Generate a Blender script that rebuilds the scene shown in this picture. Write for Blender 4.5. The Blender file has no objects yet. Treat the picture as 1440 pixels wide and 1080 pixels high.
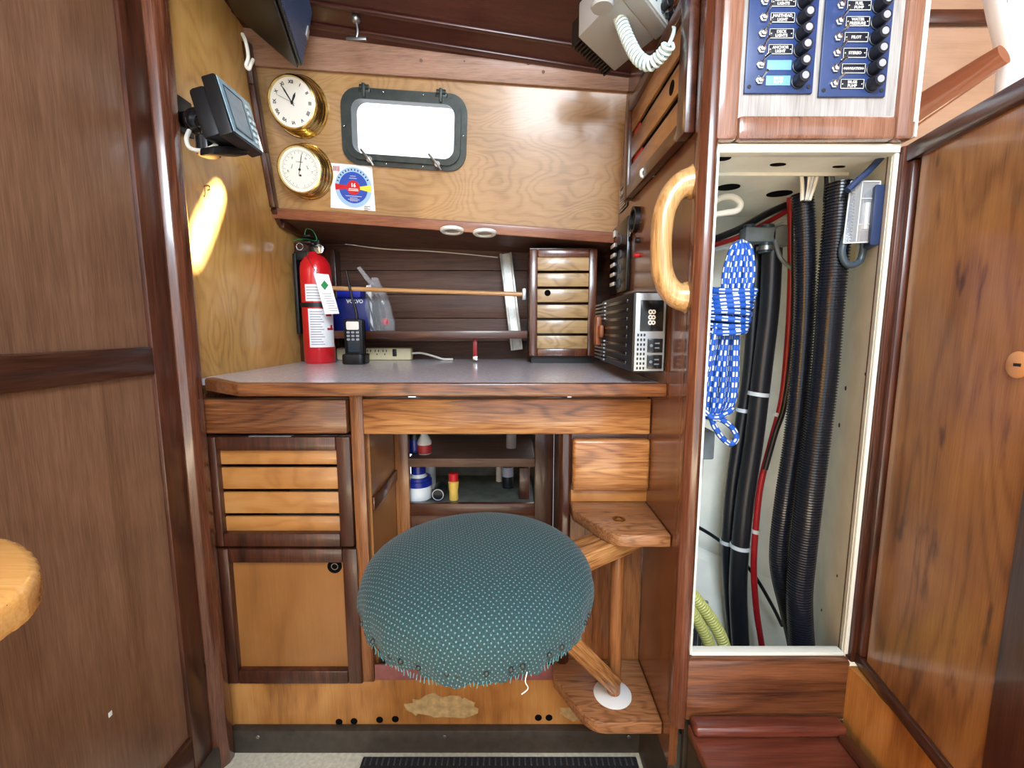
import bpy, bmesh, math, random
from mathutils import Vector, Matrix
random.seed(7)
S = bpy.context.scene
C = S.collection
PI = math.pi
H = 0.903                      # eye height above the cabin sole
F = 625.0                      # focal length in pixels of a 1440 px wide frame
P = math.atan(79/625.0)        # downward pitch
cp, sp = math.cos(P), math.sin(P)
CAM = Vector((0, 0, H))
def ray(px, py):
    u = (px-720)/F; v = (540-py)/F
    return Vector((u, cp+v*sp, -sp+v*cp))
def aY(px, py, Y): r = ray(px, py); return CAM + r*(Y/r.y)
def aX(px, py, X): r = ray(px, py); return CAM + r*(X/r.x)
def aZ(px, py, Z): r = ray(px, py); return CAM + r*((Z-H)/r.z)
def aP(px, py, p0, n):
    r = ray(px, py); return CAM + r*((p0-CAM).dot(n)/r.dot(n))
def fr(o, U, V, N):
    U = Vector(U).normalized(); V = Vector(V).normalized(); N = Vector(N).normalized()
    return Matrix(((U.x, V.x, N.x, o[0]), (U.y, V.y, N.y, o[1]), (U.z, V.z, N.z, o[2]), (0, 0, 0, 1)))
def front(x, Y, z): return fr((x, Y, z), (1, 0, 0), (0, 0, 1), (0, -1, 0))     # faces the viewer
def rectY(x0, y0, x1, y1, Y):
    ym = (y0+y1)/2; xm = (x0+x1)/2
    return aY(x0, ym, Y).x, aY(xm, y1, Y).z, aY(x1, ym, Y).x, aY(xm, y0, Y).z

# ------------------------------------------------------------------ materials
MATS = {}
def newmat(name):
    m = bpy.data.materials.new(name); m.use_nodes = True; MATS[name] = m
    return m, m.node_tree, m.node_tree.nodes['Principled BSDF']
def lin(c):
    return tuple((x/255/12.92) if x/255 <= 0.04045 else ((x/255+0.055)/1.055)**2.4 for x in c[:3])+(1,)
def plain(name, rgb, rough=0.5, metal=0.0, coat=0.0, trans=0.0, ior=1.45, noise=0.0, nscale=30, alpha=1.0, spec=0.5, bump=0.0):
    m, t, b = newmat(name)
    b.inputs['Base Color'].default_value = lin(rgb); b.inputs['Roughness'].default_value = rough
    b.inputs['Metallic'].default_value = metal; b.inputs['Coat Weight'].default_value = coat
    b.inputs['Transmission Weight'].default_value = trans; b.inputs['IOR'].default_value = ior
    b.inputs['Alpha'].default_value = alpha; b.inputs['Specular IOR Level'].default_value = spec
    if noise or bump:
        tc = t.nodes.new('ShaderNodeTexCoord'); n = t.nodes.new('ShaderNodeTexNoise')
        n.inputs['Scale'].default_value = nscale; n.inputs['Detail'].default_value = 6
        t.links.new(tc.outputs['Object'], n.inputs['Vector'])
        r = t.nodes.new('ShaderNodeValToRGB')
        l = lin(rgb)
        r.color_ramp.elements[0].position = .3; r.color_ramp.elements[1].position = .7
        r.color_ramp.elements[0].color = tuple(x*(1-noise) for x in l[:3])+(1,)
        r.color_ramp.elements[1].color = tuple(min(1, x*(1+noise)) for x in l[:3])+(1,)
        t.links.new(n.outputs['Fac'], r.inputs['Fac']); t.links.new(r.outputs['Color'], b.inputs['Base Color'])
        if bump:
            bp = t.nodes.new('ShaderNodeBump'); bp.inputs['Strength'].default_value = bump; bp.inputs['Distance'].default_value = .002
            t.links.new(n.outputs['Fac'], bp.inputs['Height']); t.links.new(bp.outputs['Normal'], b.inputs['Normal'])
    return m
def wood(name, dark, mid, light, axis=0, ring=6.0, freq=9.0, stretch=0.12, figure=.35, grain=.35, blot=.3, rough=.32, coat=.35, gscale=140, seed=0.0):
    m, t, b = newmat(name); N = t.nodes; L = t.links
    tc = N.new('ShaderNodeTexCoord'); mp = N.new('ShaderNodeMapping')
    sc = [1, 1, 1]; sc[axis] = stretch
    mp.inputs['Scale'].default_value = sc; mp.inputs['Location'].default_value = (seed, seed*1.7, seed*.6)
    L.new(tc.outputs['Object'], mp.inputs['Vector'])
    def noise(scale, det, vec, dist=0.0):
        n = N.new('ShaderNodeTexNoise'); n.inputs['Scale'].default_value = scale; n.inputs['Detail'].default_value = det
        n.inputs['Distortion'].default_value = dist
        L.new(vec, n.inputs['Vector']); return n.outputs['Fac']
    def math_(op, a, c):
        q = N.new('ShaderNodeMath'); q.operation = op
        for i, s_ in enumerate((a, c)):
            if s_ is None: continue
            if isinstance(s_, (int, float)): q.inputs[i].default_value = s_
            else: L.new(s_, q.inputs[i])
        return q.outputs[0]
    r = noise(ring, 2.5, mp.outputs['Vector'], .4)
    r = math_('SINE', math_('MULTIPLY', r, freq*2.2*6.2832), None)
    r = math_('POWER', math_('ADD', math_('MULTIPLY', r, .5), .5), 2.2)
    r = math_('SUBTRACT', .72, math_('MULTIPLY', r, 1.7))
    mp2 = N.new('ShaderNodeMapping'); s2 = [1, 1, 1]; s2[axis] = .05; mp2.inputs['Scale'].default_value = s2
    L.new(tc.outputs['Object'], mp2.inputs['Vector'])
    g = noise(gscale, 4.0, mp2.outputs['Vector'])
    g2 = noise(gscale*.16, 3.0, mp2.outputs['Vector'])
    mp3 = N.new('ShaderNodeMapping'); s3 = [1, 1, 1]; s3[axis] = .035; mp3.inputs['Scale'].default_value = s3
    L.new(tc.outputs['Object'], mp3.inputs['Vector'])
    g3 = noise(gscale*4.5, 2.0, mp3.outputs['Vector'])
    bl = noise(5.0, 3.0, tc.outputs['Object'], .5)
    f = math_('ADD', math_('MULTIPLY', r, figure*.5), .5)
    f = math_('ADD', f, math_('MULTIPLY', math_('SUBTRACT', g, .5), grain*1.6))
    f = math_('ADD', f, math_('MULTIPLY', math_('SUBTRACT', g3, .5), grain*2.4))
    f = math_('ADD', f, math_('MULTIPLY', math_('SUBTRACT', g2, .5), grain*2.0))
    f = math_('ADD', f, math_('MULTIPLY', math_('SUBTRACT', bl, .5), blot*2.2))
    if name == 'door_brown':
        mp4 = N.new('ShaderNodeMapping'); mp4.inputs['Scale'].default_value = (1, 1, .3); L.new(tc.outputs['Object'], mp4.inputs['Vector'])
        kn = noise(34.0, 3.0, mp4.outputs['Vector'])
        kq = N.new('ShaderNodeMapRange'); kq.inputs['From Min'].default_value = .63; kq.inputs['From Max'].default_value = .74; L.new(kn, kq.inputs['Value'])
        f = math_('SUBTRACT', f, math_('MULTIPLY', kq.outputs['Result'], .45))
    cr = N.new('ShaderNodeValToRGB'); e = cr.color_ramp.elements
    e[0].position = .08; e[0].color = lin(dark); e[1].position = .92; e[1].color = lin(light)
    k = e.new(.5); k.color = lin(mid)
    L.new(f, cr.inputs['Fac']); L.new(cr.outputs['Color'], b.inputs['Base Color'])
    b.inputs['Roughness'].default_value = rough; b.inputs['Coat Weight'].default_value = coat; b.inputs['Coat Roughness'].default_value = .12
    bp = N.new('ShaderNodeBump'); bp.inputs['Strength'].default_value = .12; bp.inputs['Distance'].default_value = .001
    L.new(g, bp.inputs['Height']); L.new(bp.outputs['Normal'], b.inputs['Normal'])
    return m

# varnished woods of the cabin
wood('ply_wall', (134, 92, 42), (194, 148, 82), (220, 178, 112), axis=2, ring=5, freq=7, stretch=.45, figure=0.16, grain=.12, blot=0.35, rough=.3, coat=.3)
wood('ply_upper', (104, 74, 42), (160, 122, 78), (184, 150, 106), axis=0, ring=7, freq=14, stretch=.4, figure=0.17, grain=.12, blot=.3, rough=.34, coat=.25)
wood('panel_left', (70, 44, 32), (108, 76, 56), (134, 98, 76), axis=2, ring=8, freq=1.6, stretch=.08, figure=0.2, grain=.3, blot=.3, rough=.33, coat=.25)
wood('mahogany_dark', (32, 14, 8), (66, 33, 20), (94, 52, 34), axis=2, ring=9, freq=5, figure=.2, grain=.4, blot=.3, rough=0.33, coat=0.25)
wood('mahogany_dark_h', (34, 15, 8), (70, 35, 20), (98, 54, 34), axis=0, ring=9, freq=5, figure=.2, grain=.4, blot=.3, rough=0.33, coat=0.25)
wood('mahogany_dark_y', (32, 14, 8), (62, 32, 20), (88, 50, 34), axis=1, ring=9, freq=5, figure=.2, grain=.4, blot=.3, rough=.28, coat=0.3)
wood('post_red', (54, 27, 17), (94, 52, 34), (122, 76, 54), axis=2, ring=9, freq=5, figure=.15, grain=.35, blot=.2, rough=.25, coat=.5)
wood('teak', (84, 46, 20), (152, 96, 50), (188, 136, 82), axis=0, ring=16, freq=7, stretch=.1, figure=0.3, grain=0.4, blot=.25, rough=.33, coat=.3)
wood('teak_dark', (60, 30, 14), (108, 62, 32), (140, 90, 52), axis=0, ring=14, freq=8, stretch=.12, figure=0.3, grain=.4, blot=.25, rough=.33, coat=.3)
wood('teak_v', (78, 42, 20), (132, 80, 42), (160, 106, 62), axis=2, ring=14, freq=5, stretch=.1, figure=.2, grain=.4, blot=.2, rough=.33, coat=.3)
wood('oak_arm', (104, 62, 30), (168, 112, 62), (200, 146, 92), axis=0, ring=22, freq=4, stretch=.15, figure=.3, grain=.7, blot=.1, rough=.4, coat=.15)
wood('oak_arm_v', (104, 62, 30), (164, 106, 58), (196, 140, 86), axis=2, ring=22, freq=4, stretch=.15, figure=.3, grain=.7, blot=.1, rough=.4, coat=.15)
wood('slat_gold', (134, 82, 36), (170, 114, 58), (192, 140, 84), axis=0, ring=10, freq=3, stretch=.5, figure=.2, grain=.1, blot=.5, rough=.35, coat=.3)
wood('slat_pale', (130, 100, 62), (174, 142, 96), (200, 172, 126), axis=0, ring=12, freq=6, stretch=.4, figure=.3, grain=.15, blot=.3, rough=.35, coat=.3)
wood('slat_side', (112, 76, 46), (158, 114, 72), (186, 144, 100), axis=1, ring=12, freq=4, stretch=.3, figure=.2, grain=.2, blot=.3, rough=.3, coat=.35)
wood('door_gold', (108, 66, 28), (142, 92, 46), (162, 112, 62), axis=2, ring=5, freq=2, stretch=.3, figure=.15, grain=.1, blot=.3, rough=.35, coat=.3)
wood('kick_ply', (118, 70, 28), (170, 112, 54), (194, 142, 82), axis=2, ring=7, freq=3, stretch=.3, figure=.2, grain=.2, blot=.6, rough=.4, coat=.2)
wood('partition', (62, 34, 18), (106, 62, 36), (136, 88, 56), axis=2, ring=8, freq=3, stretch=.1, figure=.25, grain=.25, blot=.3, rough=.26, coat=.45)
wood('door_brown', (80, 46, 18), (136, 90, 46), (166, 118, 62), axis=2, ring=5, freq=8, stretch=.3, figure=.22, grain=0.2, blot=0.55, rough=.28, coat=.45)
wood('beam_pink', (100, 70, 56), (142, 106, 86), (166, 130, 110), axis=0, ring=10, freq=4, stretch=.06, figure=.15, grain=.35, blot=.15, rough=.5, coat=.1)
wood('fascia', (92, 50, 34), (134, 82, 58), (160, 106, 78), axis=0, ring=10, freq=4, stretch=.06, figure=.15, grain=.35, blot=.15, rough=.4, coat=.2)
wood('ceiling_plank', (40, 16, 14), (62, 28, 24), (82, 42, 36), axis=0, ring=10, freq=4, stretch=.06, figure=.12, grain=.3, blot=.2, rough=.35, coat=.2)
wood('hull_plank', (46, 26, 18), (84, 54, 40), (108, 74, 56), axis=0, ring=12, freq=4, stretch=.06, figure=.2, grain=.35, blot=.2, rough=0.55, coat=0.0)
wood('step_red', (66, 28, 20), (100, 48, 34), (126, 68, 50), axis=0, ring=12, freq=5, stretch=.08, figure=.2, grain=.35, blot=.2, rough=.3, coat=.4)
wood('sill_wood', (58, 30, 17), (102, 60, 36), (130, 82, 52), axis=0, ring=12, freq=6, stretch=.08, figure=.3, grain=.4, blot=.2, rough=.35, coat=.3)
wood('handle_oak', (140, 100, 56), (180, 138, 88), (204, 166, 116), axis=2, ring=22, freq=4, stretch=.12, figure=.25, grain=.4, blot=.1, rough=.22, coat=.6)
wood('table_oak', (178, 120, 56), (206, 150, 82), (224, 178, 112), axis=0, ring=30, freq=6, stretch=.12, figure=0.12, grain=.2, blot=.1, rough=.18, coat=.7)
wood('inset_wood', (118, 116, 114), (154, 152, 150), (174, 174, 174), axis=2, ring=14, freq=4, stretch=.2, figure=.2, grain=.3, blot=.2, rough=.22, coat=.6)
wood('frame_brown', (84, 54, 42), (126, 88, 70), (154, 116, 98), axis=2, ring=12, freq=4, stretch=.12, figure=.2, grain=.3, blot=.3, rough=.2, coat=.7)
wood('far_wood', (138, 106, 84), (172, 138, 112), (190, 156, 130), axis=0, ring=4, freq=3, stretch=.3, figure=.12, grain=.12, blot=.2, rough=.4, coat=.2)
wood('rod_wood', (156, 104, 58), (196, 146, 92), (216, 172, 118), axis=0, ring=30, freq=3, figure=.2, grain=.3, rough=.35)
wood('shelf_brown', (60, 40, 30), (94, 68, 54), (118, 90, 74), axis=0, ring=12, freq=4, stretch=.06, figure=.2, grain=.35, blot=.2, rough=.5, coat=.05)
wood('bracket_wood', (84, 50, 30), (136, 90, 56), (166, 116, 76), axis=0, ring=26, freq=7, stretch=.14, figure=.4, grain=.4, blot=.15, rough=.4, coat=.15)
# other materials
plain('laminate', (196, 192, 200), .25, noise=.14, nscale=160, coat=.2)
plain('black', (14, 14, 16), .45)
plain('black_gloss', (16, 17, 20), .2)
plain('void', (10, 8, 8), .9, spec=.1)
plain('speaker_black', (7, 8, 14), .4)
plain('grille', (60, 74, 104), .3)
plain('white', (232, 232, 228), .4)
plain('paper', (236, 236, 238), .6)
plain('ink', (30, 30, 34), .6)
plain('ink_soft', (150, 152, 160), .7)
plain('brass', (214, 188, 124), .2, metal=1)
plain('brass_dull', (150, 112, 60), .3, metal=1)
plain('chrome', (200, 202, 205), .15, metal=1)
plain('steel', (150, 150, 150), .35, metal=.9)
plain('bronze_dark', (52, 58, 56), .38, metal=.35, noise=.3, nscale=40)
plain('dial', (232, 230, 222), .45)
plain('port_glass', (255, 255, 255), .02, trans=1, ior=1.02, spec=.3)
plain('red_paint', (200, 26, 34), .22, coat=.6)
plain('red', (190, 30, 36), .4)
plain('blue_disc', (40, 74, 168), .5)
plain('blue_ring', (150, 184, 216), .5)
plain('yellow', (236, 212, 60), .5)
plain('green', (24, 130, 74), .5)
plain('blue_box', (16, 30, 104), .35, noise=.15, nscale=20)
plain('blue_box_light', (30, 44, 170), .35)
plain('cream_plastic', (214, 200, 160), .4)
plain('cord_white', (224, 220, 208), .45)
plain('radio_grey', (158, 160, 162), .45)
plain('radio_pale', (206, 214, 214), .4)
plain('coil_white', (206, 226, 226), .4)
plain('screen_grey', (150, 182, 196), .25, noise=.12, nscale=60)
plain('screen_dark', (58, 72, 84), .3)
plain('panel_navy', (36, 56, 104), .35, noise=.12, nscale=50)
plain('tag_blue', (110, 160, 216), .4)
plain('fuse_black', (20, 24, 36), .35)
plain('alu_plate', (156, 160, 164), .35, metal=.6)
plain('fin_grey', (128, 134, 142), .35, metal=.6)
plain('copper_strap', (142, 80, 46), .4, noise=.3, nscale=60)
plain('locker_white', (238, 240, 230), .6, noise=.08, nscale=14, bump=.2)
plain('locker_edge', (222, 224, 214), .45)
plain('hose_black', (20, 23, 30), .35)
plain('hose_rib', (20, 23, 32), .25, coat=.3)
plain('cable_red', (150, 24, 34), .35)
plain('tie_white', (190, 198, 204), .4)
plain('hose_yellow', (206, 206, 120), .4)
plain('clear_plastic', (200, 212, 228), .08, alpha=.22, coat=.6)
plain('lcd', (134, 160, 176), .2, noise=.1, nscale=60)
plain('fuse_body', (40, 56, 92), .35)
plain('grey_box', (110, 120, 126), .5, noise=.2, nscale=40)
plain('grate_grey', (110, 124, 142), .5)
plain('floor_cream', (206, 198, 176), .75, noise=.16, nscale=120, bump=.8)
plain('toe_dark', (62, 54, 46), .5, noise=.25, nscale=60)
plain('mat_black', (34, 33, 36), .85, noise=.4, nscale=300, bump=.6)
plain('mat_weave', (62, 60, 61), .9)
plain('pink_board', (140, 84, 80), .5, noise=.15, nscale=60)
plain('plastic_white', (214, 216, 214), .35)
plain('knee_back', (86, 92, 86), .6, noise=.4, nscale=24)
plain('bottle_white', (216, 220, 222), .35)
plain('bottle_blue', (22, 40, 132), .3)
plain('bottle_yellow', (222, 188, 92), .4)
plain('bottle_dark', (24, 30, 34), .3)
plain('label_red', (176, 50, 54), .5)
plain('label_pale', (150, 164, 196), .5)
plain('lens', (190, 190, 184), .15, metal=.4)
plain('bag_clear', (236, 240, 246), .12, alpha=.17, coat=.5, noise=.1, nscale=30)
plain('alu_bar', (176, 176, 170), .4, metal=.5, noise=.25, nscale=40)
plain('arch_white', (226, 230, 238), .3)
plain('rail_brown', (150, 92, 66), .18, coat=.8)
plain('hem_teal', (70, 122, 126), .9)
plain('stain_pale', (176, 146, 98), .7, noise=.25, nscale=80)
plain('brass_ring', (222, 160, 104), .25, metal=.3, coat=.6)

def fabric():
    m, t, b = newmat('seat_fabric'); N = t.nodes; L = t.links
    uv = N.new('ShaderNodeUVMap'); mp = N.new('ShaderNodeMapping'); mp.inputs['Rotation'].default_value = (0, 0, .6); L.new(uv.outputs['UV'], mp.inputs['Vector'])
    v = N.new('ShaderNodeTexVoronoi'); v.voronoi_dimensions = '2D'; v.inputs['Scale'].default_value = 178; v.inputs['Randomness'].default_value = .2
    L.new(mp.outputs['Vector'], v.inputs['Vector'])
    cr = N.new('ShaderNodeValToRGB'); e = cr.color_ramp.elements
    e[0].position = .08; e[0].color = lin((104, 140, 144)); e[1].position = .24; e[1].color = (0, 0, 0, 1)
    L.new(v.outputs['Distance'], cr.inputs['Fac'])
    n = N.new('ShaderNodeTexNoise'); n.inputs['Scale'].default_value = 700; n.inputs['Detail'].default_value = 3; L.new(mp.outputs['Vector'], n.inputs['Vector'])
    c2 = N.new('ShaderNodeValToRGB'); e = c2.color_ramp.elements
    e[0].position = .35; e[0].color = lin((10, 30, 34)); e[1].position = .68; e[1].color = lin((36, 76, 80))
    L.new(n.outputs['Fac'], c2.inputs['Fac'])
    ad = N.new('ShaderNodeMix'); ad.data_type = 'RGBA'; ad.blend_type = 'ADD'; ad.inputs['Factor'].default_value = .8
    L.new(c2.outputs['Color'], ad.inputs['A']); L.new(cr.outputs['Color'], ad.inputs['B']); L.new(ad.outputs['Result'], b.inputs['Base Color'])
    b.inputs['Roughness'].default_value = .85; b.inputs['Sheen Weight'].default_value = .08
    bp = N.new('ShaderNodeBump'); bp.inputs['Strength'].default_value = .7; bp.inputs['Distance'].default_value = .001
    L.new(n.outputs['Fac'], bp.inputs['Height']); L.new(bp.outputs['Normal'], b.inputs['Normal'])
fabric()
def ropemat():
    m, t, b = newmat('rope_blue'); N = t.nodes; L = t.links
    uv = N.new('ShaderNodeUVMap'); br = N.new('ShaderNodeTexBrick'); mp = N.new('ShaderNodeMapping')
    L.new(uv.outputs['UV'], mp.inputs['Vector']); mp.inputs['Scale'].default_value = (1, 1, 1); mp.inputs['Rotation'].default_value = (0, 0, .0)
    sh = N.new('ShaderNodeVectorMath'); sh.operation = 'ADD'
    sep = N.new('ShaderNodeSeparateXYZ'); L.new(uv.outputs['UV'], sep.inputs[0])
    def M_(op, a, c):
        q = N.new('ShaderNodeMath'); q.operation = op
        for i, s_ in enumerate((a, c)):
            if isinstance(s_, (int, float)): q.inputs[i].default_value = s_
            elif s_ is not None: L.new(s_, q.inputs[i])
        return q.outputs[0]
    a = M_('MULTIPLY', sep.outputs[0], 52.0); c = M_('MULTIPLY', sep.outputs[1], 5.0)
    f1 = M_('FRACT', M_('ADD', a, M_('MULTIPLY', M_('FLOOR', c, None), .5)), None)
    f2 = M_('FRACT', c, None)
    k = M_('MULTIPLY', M_('LESS_THAN', f1, .45), M_('LESS_THAN', M_('ABSOLUTE', M_('SUBTRACT', f2, .5), None), .26))
    mx = N.new('ShaderNodeMix'); mx.data_type = 'RGBA'; L.new(k, mx.inputs['Factor'])
    mx.inputs['A'].default_value = lin((24, 82, 176)); mx.inputs['B'].default_value = lin((226, 230, 214))
    L.new(mx.outputs['Result'], b.inputs['Base Color']); b.inputs['Roughness'].default_value = .6
ropemat()

# ------------------------------------------------------------------ mesh builder
class MB:
    def __init__(s): s.bm = bmesh.new(); s.uv = s.bm.loops.layers.uv.new('UVMap')
    def _merge(s, b, M=None):
        if M is not None:
            b.transform(M)
            if M.to_3x3().determinant() < 0: bmesh.ops.reverse_faces(b, faces=b.faces[:])
        me = bpy.data.meshes.new('tmp'); b.to_mesh(me); b.free(); s.bm.from_mesh(me); bpy.data.meshes.remove(me)
        return s
    def box(s, lo, hi, bev=0.0, M=None, seg=2):
        b = bmesh.new(); b.loops.layers.uv.new('UVMap')
        bmesh.ops.create_cube(b, size=1)
        lo = Vector(lo); hi = Vector(hi); c = (lo+hi)/2; d = hi-lo
        for v in b.verts: v.co = Vector((c.x+v.co.x*d.x, c.y+v.co.y*d.y, c.z+v.co.z*d.z))
        if bev: bmesh.ops.bevel(b, geom=list(b.edges), offset=min(bev, min(abs(d.x), abs(d.y), abs(d.z))*.49), segments=seg, profile=.5, affect='EDGES')
        return s._merge(b, M)
    def slab(s, pts, th, bev=0.0, seg=2):
        """polygon of world points given thickness along vector th"""
        b = bmesh.new(); b.loops.layers.uv.new('UVMap'); th = Vector(th)
        va = [b.verts.new(Vector(p)) for p in pts]; vb = [b.verts.new(Vector(p)+th) for p in pts]
        n = len(pts); b.faces.new(va); b.faces.new(vb[::-1])
        for i in range(n): b.faces.new((va[i], vb[i], vb[(i+1) % n], va[(i+1) % n]))
        bmesh.ops.recalc_face_normals(b, faces=b.faces[:])
        if bev: bmesh.ops.bevel(b, geom=list(b.edges), offset=bev, segments=seg, profile=.5, affect='EDGES')
        return s._merge(b)
    def prism(s, pts2, z0, z1, bev=0.0, M=None, seg=2):
        M = M or Matrix()
        o = [M @ Vector((x, y, z0)) for x, y in pts2]; th = (M @ Vector((0, 0, z1))) - (M @ Vector((0, 0, z0)))
        return s.slab(o, th, bev, seg)
    def holed(s, outer, holes, th):
        """outer polygon with holes, thickness vector th"""
        b = bmesh.new(); b.loops.layers.uv.new('UVMap'); th = Vector(th)
        loops = []
        for lp in [outer]+holes:
            vs = [b.verts.new(Vector(p)) for p in lp]
            for i in range(len(vs)): b.edges.new((vs[i], vs[(i+1) % len(vs)]))
            loops.append(vs)
        bmesh.ops.triangle_fill(b, use_beauty=True, use_dissolve=False, edges=b.edges[:])
        g = bmesh.ops.extrude_face_region(b, geom=b.faces[:])
        bmesh.ops.translate(b, vec=th, verts=[v for v in g['geom'] if isinstance(v, bmesh.types.BMVert)])
        bmesh.ops.recalc_face_normals(b, faces=b.faces[:])
        return s._merge(b)
    def tube(s, path, r, seg=12, closed=False, sub=6, rib=None, smooth=True):
        pts = [Vector(p) for p in path]
        if smooth and len(pts) > 2:
            q = []; n = len(pts); rng = n if closed else n-1
            for i in range(rng):
                if closed: p0, p1, p2, p3 = pts[i-1], pts[i], pts[(i+1) % n], pts[(i+2) % n]
                else: p0, p1, p2, p3 = pts[max(i-1, 0)], pts[i], pts[i+1], pts[min(i+2, n-1)]
                for k in range(sub):
                    u = k/sub
                    q.append(.5*((2*p1)+(p2-p0)*u+(2*p0-5*p1+4*p2-p3)*u*u+(3*p1-p0-3*p2+p3)*u**3))
            if not closed: q.append(pts[-1])
            pts = q
        if rib:
            pitch, amp = rib
            L_ = [0]
            for i in range(1, len(pts)): L_.append(L_[-1]+(pts[i]-pts[i-1]).length)
            n = int(L_[-1]/(pitch/4)); q = []; j = 0
            for k in range(n+1):
                d = L_[-1]*k/n
                while j < len(L_)-2 and L_[j+1] < d: j += 1
                u = (d-L_[j])/max(1e-9, L_[j+1]-L_[j]); q.append(pts[j].lerp(pts[j+1], min(1, u)))
            pts = q
        n = len(pts); b = s.bm; uvl = s.uv; rings = []; N = None; acc = 0; ds = []
        for i, p in enumerate(pts):
            if closed: T = (pts[(i+1) % n]-pts[i-1]).normalized()
            else: T = (pts[min(i+1, n-1)]-pts[max(i-1, 0)]).normalized()
            if N is None:
                N = T.cross(Vector((0, 0, 1)))
                if N.length < .1: N = T.cross(Vector((0, 1, 0)))
            N = (N-T*N.dot(T)).normalized(); B = T.cross(N)
            rr = r(i/(n-1)) if callable(r) else r
            if rib: rr *= (1+rib[1]) if (i % 4) in (0, 1) else (1-rib[1])
            if i: acc += (p-pts[i-1]).length
            ds.append(acc)
            rings.append([b.verts.new(p+N*(rr*math.cos(2*PI*k/seg))+B*(rr*math.sin(2*PI*k/seg))) for k in range(seg)])
        for i in range(n if closed else n-1):
            i2 = (i+1) % n; d1 = ds[i2] if i2 else acc+(pts[0]-pts[-1]).length
            for k in range(seg):
                k2 = (k+1) % seg
                f = b.faces.new((rings[i][k], rings[i][k2], rings[i2][k2], rings[i2][k]))
                for l, w in zip(f.loops, ((ds[i], k/seg), (ds[i], (k+1)/seg), (d1, (k+1)/seg), (d1, k/seg))): l[uvl].uv = w
        if not closed:
            b.faces.new(rings[0][::-1]); b.faces.new(rings[-1])
        return s
    def lathe(s, prof, M=None, seg=32, fn=None):
        M = M or Matrix(); b = s.bm; rings = []; arc = 0; arcs = []
        for i, (r, z) in enumerate(prof):
            if i: arc += math.hypot(r-prof[i-1][0], z-prof[i-1][1])
            arcs.append(arc)
            if r < 1e-6: rings.append([b.verts.new(M @ Vector((0, 0, z)))])
            else:
                rg = []
                for k in range(seg):
                    a = 2*PI*k/seg; rr, zz = (r, z) if fn is None else fn(r, z, a, i)
                    rg.append(b.verts.new(M @ Vector((rr*math.cos(a), rr*math.sin(a), zz))))
                rings.append(rg)
        for i in range(len(rings)-1):
            A, B = rings[i], rings[i+1]
            for k in range(seg):
                k2 = (k+1) % seg
                if len(A) == 1 and len(B) == 1: continue
                if len(A) == 1: vs = (A[0], B[k], B[k2]); w = [(0, 0), (i+1, k), (i+1, k+1)]
                elif len(B) == 1: vs = (A[k], B[0], A[k2]); w = [(i, k), (i+1, k), (i, k+1)]
                else: vs = (A[k], B[k], B[k2], A[k2]); w = [(i, k), (i+1, k), (i+1, k+1), (i, k+1)]
                f = b.faces.new(vs)
                for l, (ii, kk) in zip(f.loops, w):
                    a = 2*PI*kk/seg; l[s.uv].uv = (arcs[ii]*math.cos(a), arcs[ii]*math.sin(a))
        return s
    def cyl(s, p0, p1, r, seg=20, r2=None):
        p0 = Vector(p0); p1 = Vector(p1); d = p1-p0; L_ = d.length
        q = d.to_track_quat('Z', 'Y').to_matrix().to_4x4(); M = Matrix.Translation(p0) @ q
        r2 = r if r2 is None else r2; e = min(r, r2)*.12
        return s.lathe([(0, 0), (r-e, 0), (r, e), (r2, L_-e), (r2-e, L_), (0, L_)], M, seg)
    def ball(s, c, r, sc=(1, 1, 1), seg=16):
        b = bmesh.new(); b.loops.layers.uv.new('UVMap'); bmesh.ops.create_uvsphere(b, u_segments=seg, v_segments=seg//2+2, radius=r)
        return s._merge(b, Matrix.Translation(Vector(c)) @ Matrix.Diagonal((sc[0], sc[1], sc[2], 1)))
    def text(s, txt, M, size, ext=.0003, align='CENTER', bold=0.0):
        cu = bpy.data.curves.new('t', 'FONT'); cu.body = txt; cu.size = size; cu.extrude = ext; cu.align_x = align; cu.align_y = 'CENTER'; cu.resolution_u = 2; cu.offset = bold
        ob = bpy.data.objects.new('t', cu); C.objects.link(ob); dg = bpy.context.evaluated_depsgraph_get(); dg.update()
        me = bpy.data.meshes.new_from_object(ob.evaluated_get(dg)); me.transform(M); s.bm.from_mesh(me)
        bpy.data.objects.remove(ob); bpy.data.curves.remove(cu); bpy.data.meshes.remove(me)
        return s
    def build(s, name, mat, off=(0, 0, 0), angle=38):
        me = bpy.data.meshes.new(name); s.bm.normal_update()
        bmesh.ops.translate(s.bm, vec=-Vector(off), verts=s.bm.verts[:]); s.bm.to_mesh(me); s.bm.free()
        me.polygons.foreach_set('use_smooth', [True]*len(me.polygons)); me.set_sharp_from_angle(angle=math.radians(angle))
        me.materials.append(MATS[mat]); o = bpy.data.objects.new(name, me); C.objects.link(o)
        return o
OFF = {}
def thing(name, label, cat, loc, group=None):
    o = bpy.data.objects.new(name, None); C.objects.link(o); o.location = loc; o.empty_display_size = .03
    o['label'] = label; o['category'] = cat
    if group: o['group'] = group
    OFF[o] = Vector(loc); return o
def part(name, mb, mat, par, label=None, stuff=False):
    o = mb.build(name, mat, OFF[par]); o.parent = par; OFF[o] = OFF[par]
    if label: o['label'] = label
    if stuff: o['kind'] = 'stuff'
    return o
def single(name, mb, mat, label, cat, group=None):
    xs = [v.co for v in mb.bm.verts]; mn = [min(v[i] for v in xs) for i in range(3)]; mx = [max(v[i] for v in xs) for i in range(3)]
    loc = Vector(((mn[0]+mx[0])/2, (mn[1]+mx[1])/2, mn[2]))
    o = mb.build(name, mat, loc); o.location = loc; OFF[o] = loc; o['label'] = label; o['category'] = cat
    if group: o['group'] = group
    return o
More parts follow.
